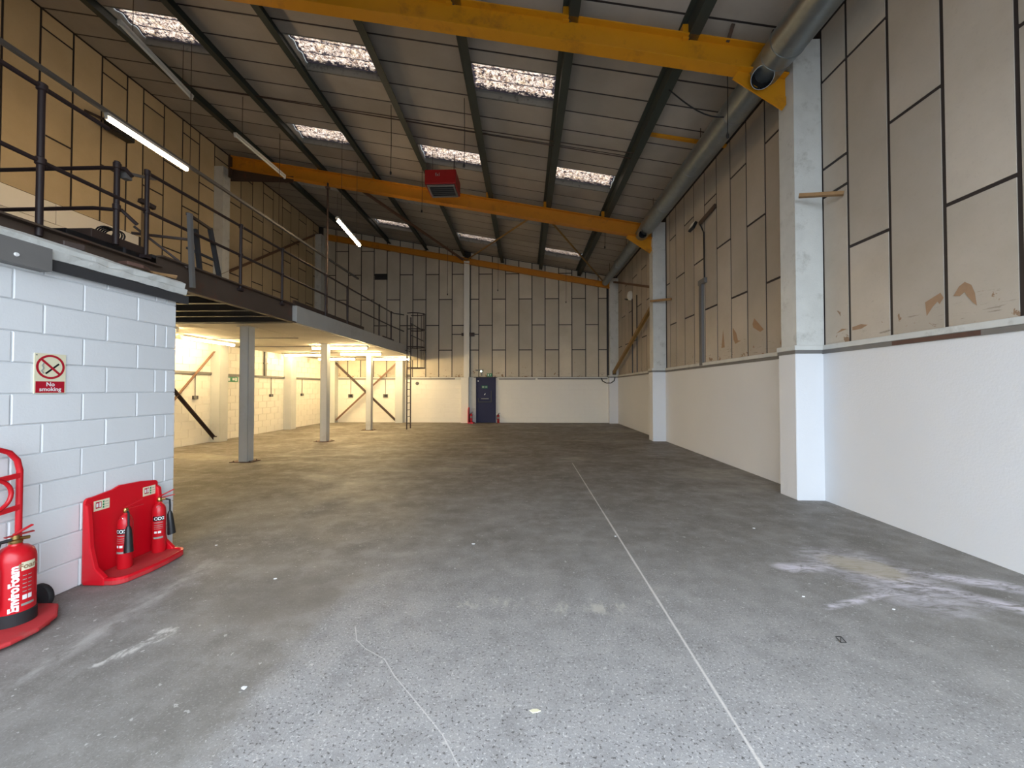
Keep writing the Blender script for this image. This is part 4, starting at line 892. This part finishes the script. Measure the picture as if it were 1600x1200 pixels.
# CO2 extinguishers
def co2(label, c, z0, ang, horn_ang):
    """ang: heading of the label face; horn_ang: side where the horn hangs"""
    rr = .052; cx, cy_ = c
    t = thing('co2_extinguisher', label, 'extinguisher', (cx, cy_, z0), 'small red extinguishers on the stand')
    b = put('body', MB().lathe((cx, cy_, z0), [(0, 0), (rr*.9, .0), (rr, .012), (rr, .375), (rr*.93, .41), (rr*.7, .44), (rr*.42, .458), (.018, .462), (.018, .475), (0, .475)], 28), 'red', t)
    put('valve', MB().lathe((cx, cy_, z0+.472), [(.017, 0), (.02, .006), (.02, .03), (.014, .04), (0, .04)], 14).tube([(cx, cy_, z0+.492), (cx+.045*math.cos(horn_ang), cy_+.045*math.sin(horn_ang), z0+.492)], .010, 8), 'brass', t, 'brass valve')
    dx_, dy_ = .25, .968
    hd = Vector((dx_, dy_, 0))
    put('carry_handle', MB().bar(Vector((cx, cy_, z0+.505))-hd*.02, Vector((cx, cy_, z0+.508))+hd*.13, .018, .006), 'red', t)
    put('squeeze_lever', MB().bar(Vector((cx, cy_, z0+.517))-hd*.015, Vector((cx, cy_, z0+.560))+hd*.125, .018, .006), 'red', t)
    ra = Vector((math.cos(ang), math.sin(ang), 0)); sd = Vector((-ra.y, ra.x, 0)); rc_ = Vector((cx, cy_, z0+.425))+ra*(rr*.72)
    put('pull_pin', MB().tube([rc_+sd*.014*math.cos(a)+Vector((0, 0, .016*math.sin(a))) for a in [2*math.pi*k/14 for k in range(14)]], .0024, 5, closed=True).tube([rc_+Vector((0, 0, -.016)), rc_+Vector((0, 0, -.055))+ra*.012], .0028, 5), 'chrome', t, 'chrome pin ring')
    hv = Vector((math.cos(horn_ang), math.sin(horn_ang), 0)); hc = Vector((cx, cy_, 0))+hv*(rr+.026)
    put('hose', MB().tube([Vector((cx, cy_, z0+.492))+hv*.04, Vector((cx, cy_, z0+.48))+hv*.075, hc+Vector((0, 0, z0+.42)), hc+Vector((0, 0, z0+.36))], .008, 8), 'rubber', t)
    put('horn', MB().tube([hc+Vector((0, 0, z0+.37)), hc+Vector((0, 0, z0+.34)), hc+hv*.008+Vector((0, 0, z0+.25)), hc+hv*.014+Vector((0, 0, z0+.16)), hc+hv*.016+Vector((0, 0, z0+.15))], [.012, .022, .027, .033, .033], 16), 'black', t, 'black discharge horn')
    cc_ = (cx, cy_)
    put('label_band', curved(MB(), cc_, rr+.0006, ang-.85, ang+.85, z0+.30, z0+.345), 'black_t', t, 'black label band')
    text('label_text', 'CO2', .040, 'white_t', t, (0, 0, z0+.322), Vector((1, 0, 0)), Vector((0, 0, 1)), .0012, bend=(cc_, rr+.0014, ang+.15))
    for zz, h in ((.285, .006), (.262, .004), (.245, .004), (.228, .003)): put('label_lines', curved(MB(), cc_, rr+.0006, ang-.6, ang+.7, z0+zz-h/2, z0+zz+h/2), 'grey_t', t)
    put('label_boxes', curved(curved(MB(), cc_, rr+.0007, ang-.55, ang-.15, z0+.185, z0+.205), cc_, rr+.0007, ang+.0, ang+.45, z0+.185, z0+.205), 'white_t', t)
    put('label_foot', curved(MB(), cc_, rr+.0006, ang-.7, ang+.75, z0+.135, z0+.152), 'grey_t', t)
    return t
toC = lambda x, y: math.atan2(-y, -x)
a1 = toC(-3.47, 3.40); co2('small red extinguisher on the left of the red stand, black horn in front', (-3.47, 3.36), .05, a1-.75, a1+.25)
a2 = toC(-3.46, 3.68); co2('small red extinguisher on the right of the red stand, black horn on its right side', (-3.49, 3.70), .05, a2-.15, a2+1.45)
# ================================================================== TROLLEY AND FOAM EXTINGUISHER
tx = XO+.10
tro = thing('extinguisher_trolley', 'red tubular trolley with curved base plate against the white block wall', 'trolley', (tx+.1, 2.45, 0))
ya, yb_ = 2.26, 2.665; rt = .0175
arch = [(tx, ya, .06), (tx, ya, 1.03)]+[(tx, ya+.13-.13*math.cos(a), 1.03+.16*math.sin(a)) for a in (.5, 1.0, 1.4)]+[(tx, yb_-.13+.13*math.cos(a), 1.03+.16*math.sin(a)) for a in (1.4, 1.0, .5)]+[(tx, yb_, 1.03), (tx, yb_, .06)]
put('frame_tube', MB().tube(arch, rt, 12), 'red', tro)
for z in (1.0, .78): put('crossbar', MB().bar((tx+.01, ya, z-.04), (tx+.01, yb_, z), .012, .035), 'red', tro)
put('ring', MB().tube([(tx+.015, 2.51+.10*math.cos(a), .885+.105*math.sin(a)) for a in [2*math.pi*k/28 for k in range(28)]], .013, 10, closed=True), 'red', tro, 'red hoop between the crossbars')
put('axle', MB().tube([(tx, 2.20, .09), (tx, 2.80, .09)], .009, 8), 'steel_dark', tro)
for y in (2.20, 2.80): put('wheel', MB().lathe((tx, y-.022, .09), [(.012, -.004), (.05, .0), (.085, .004), (.09, .012), (.09, .034), (.085, .04), (.05, .044), (.012, .048)], 26, (0, 1, 0)), 'rubber', tro, 'black rubber wheel')
# curved base tray
pl2 = [(tx+.0, 2.18), (tx+.22, 2.17), (tx+.33, 2.25), (tx+.37, 2.36), (tx+.37, 2.50), (tx+.30, 2.66), (tx+.15, 2.79), (tx+.0, 2.80)]
vs = []; npl = len(pl2)
for z in (.022, .052):
    for i, (a, b) in enumerate(pl2): vs.append((a, b, z+max(0, (a-tx-.20))*.0))
mb = MB().add(vs, [tuple(range(npl-1, -1, -1)), tuple(range(npl, 2*npl))]+[(k, (k+1) % npl, npl+(k+1) % npl, npl+k) for k in range(npl)])
put('base_tray', mb, 'red_dusty', tro, 'dusty curved red base plate', bevel=.012)
put('tray_foot', MB().box(tx+.02, tx+.30, 2.25, 2.62, .001, .022), 'red_dark', tro, bevel=.004)
# extinguisher
fx, fy = -3.40, 2.56; fz = .055; fr_ = .096; fa = toC(fx, fy)
fe = thing('foam_extinguisher', 'large red foam extinguisher with white lettering standing on the red trolley', 'extinguisher', (fx, fy, fz))
put('body', MB().lathe((fx, fy, fz), [(0, .0), (fr_*.97, .0), (fr_, .02), (fr_, .405), (fr_*.97, .435), (fr_*.86, .468), (fr_*.6, .492), (.034, .503), (.03, .515), (0, .515)], 40), 'red', fe)
put('base_skirt', MB().lathe((fx, fy, fz-.002), [(0, 0), (fr_+.006, 0), (fr_+.006, .075), (fr_+.001, .08), (fr_-.005, .08)], 40), 'rubber', fe, 'black rubber base')
put('valve_head', MB().lathe((fx, fy, fz+.512), [(.03, 0), (.034, .008), (.034, .022), (.02, .03), (.02, .055), (0, .058)], 18).tube([(fx, fy, fz+.54), (fx+.02, fy+.06, fz+.535)], .012, 8), 'brass', fe, 'dull brass valve head')
hd = Vector((.2, .98, 0)).normalized(); b0 = Vector((fx, fy, fz))
put('carry_handle', MB().bar(b0+Vector((0, 0, .565))-hd*.05, b0+Vector((0, 0, .568))+hd*.085, .024, .007), 'red_dark', fe)
put('squeeze_lever', MB().bar(b0+Vector((0, 0, .572))-hd*.01, b0+Vector((0, 0, .612))+hd*.08, .022, .007), 'red', fe)
put('hose', MB().tube([b0+Vector((0, 0, .54)), b0+Vector((-.03, -.06, .535)), b0+Vector((.01, -.115, .47)), b0+Vector((.03, -.122, .35)), b0+Vector((.03, -.120, .12))], .013, 10), 'rubber', fe, 'black hose')
cc_ = (fx, fy)
put('label_panel', curved(MB(), cc_, fr_+.0008, fa+.28, fa+1.05, fz+.345, fz+.40), 'cream_t', fe, 'cream label heading')
text('label_text', 'Foam', .048, 'brown_tear', fe, (0, 0, fz+.372), Vector((1, 0, 0)), Vector((0, 0, 1)), .0015, bend=(cc_, fr_+.0018, fa+.68))
text('brand_text', 'EnviroFoam', .062, 'white_t', fe, (0, 0, fz+.235), Vector((0, 0, 1)), Vector((-1, 0, 0)), .003, bend=(cc_, fr_+.0016, fa-.02), label='white lettering running up the body')
for q, aa in enumerate((.35, .62)):
    for k in range(5): put('label_lines', curved(MB(), cc_, fr_+.0008, fa+aa, fa+aa+.2, fz+.205+k*.026, fz+.210+k*.026), 'grey_t', fe)
    put('label_boxes', curved(MB(), cc_, fr_+.0009, fa+aa, fa+aa+.22, fz+.155, fz+.185), 'white_t', fe)
put('label_foot', curved(MB(), cc_, fr_+.0008, fa+.3, fa+1.0, fz+.115, fz+.13), 'grey_t', fe)
# ================================================================== FAR EXTINGUISHERS BY THE DOOR
fs_ = thing('extinguisher_stand', 'far red plastic extinguisher stand left of the blue door', 'stand', (-2.45, 18.45, 0))
put('back_plate', MB().prism([(-2.615, 18.10, .01), (-2.615, 18.58, .01), (-2.615, 18.58, .72), (-2.615, 18.3, .74), (-2.615, 18.14, .62)], (.03, 0, 0)), 'red_pl', fs_)
put('tray', MB().prism([(-2.6, 18.08, .002), (-2.38, 18.12, .002), (-2.34, 18.3, .002), (-2.34, 18.5, .002), (-2.6, 18.58, .002)], (0, 0, .05)), 'red_pl', fs_)
def small_ext(label, x, y, z0, h, mat, nm='fire_extinguisher', g='small extinguishers by the blue door'):
    t = thing(nm, label, 'extinguisher', (x, y, z0), g)
    put('body', MB().lathe((x, y, z0), [(0, 0), (.058, 0), (.062, .02), (.062, h*.72), (.045, h*.82), (.02, h*.88), (.02, h*.92), (0, h*.92)], 14), mat, t)
    put('handle', MB().bar((x-.01, y, z0+h*.93), (x+.09, y, z0+h*.96), .02, .012).bar((x-.01, y, z0+h*.97), (x+.08, y, z0+h*1.04), .02, .01), 'black', t)
    put('hose', MB().tube([(x, y-.02, z0+h*.9), (x-.06, y-.06, z0+h*.75), (x-.065, y-.05, z0+h*.35)], .011, 6), 'rubber', t)
    put('label_band', MB().lathe((x, y, z0+h*.45), [(.0628, 0), (.0628, h*.15)], 14), 'grey_t', t)
small_ext('red extinguisher on the far stand left of the blue door', -2.48, 18.28, .055, .46, 'red')
small_ext('dark red extinguisher on the floor right of the blue door', -1.24, 18.5, 0.0, .46, 'red_dark')
# ================================================================== FLOOR LITTER
def bit(x, y, s, label, mat='white_t', name='paper_scrap'):
    pts = [(x+s*math.cos(a)*R.uniform(.6, 1.2), y+s*.6*math.sin(a)*R.uniform(.6, 1.2), .001) for a in [k*1.05 for k in range(6)]]
    tag(put(name, MB().prism(pts, (0, 0, .004)), mat), label, 'litter')
bit(2.62, 4.66, .022, 'white scrap on the floor between the joint line and the right pilaster'); bit(.98, 4.36, .014, 'tiny white scrap beside the floor joint line'); bit(-1.5, 2.1, .022, 'white scrap on the smooth floor patch at front left'); bit(-.53, 4.1, .018, 'white scrap on the floor left of the middle')
bit(2.14, 3.15, .011, 'small white scrap left of the pale floor stain'); bit(2.67, 2.99, .012, 'small white scrap in front of the pale floor stain'); bit(-3.15, 3.98, .02, 'white scrap on the floor just past the red stand'); bit(-2.1, 3.3, .016, 'white scrap by the dark floor patch')
bit(.05, 2.0, .025, 'pale paper scrap at the bottom middle of the floor', 'cream_t')
wc = thing('wire_clip', 'bent black wire clip lying on the floor at right', 'wire', (2.0, 2.62, 0))
put('wire', MB().tube([(1.985, 2.59, .004), (2.02, 2.59, .004), (2.035, 2.65, .004), (2.0, 2.65, .004)], .0022, 6, closed=True).tube([(1.99, 2.595, .007), (2.03, 2.645, .007)], .002, 5), 'black', wc)
print('blocks', nb, 'objects', len(bpy.data.objects))
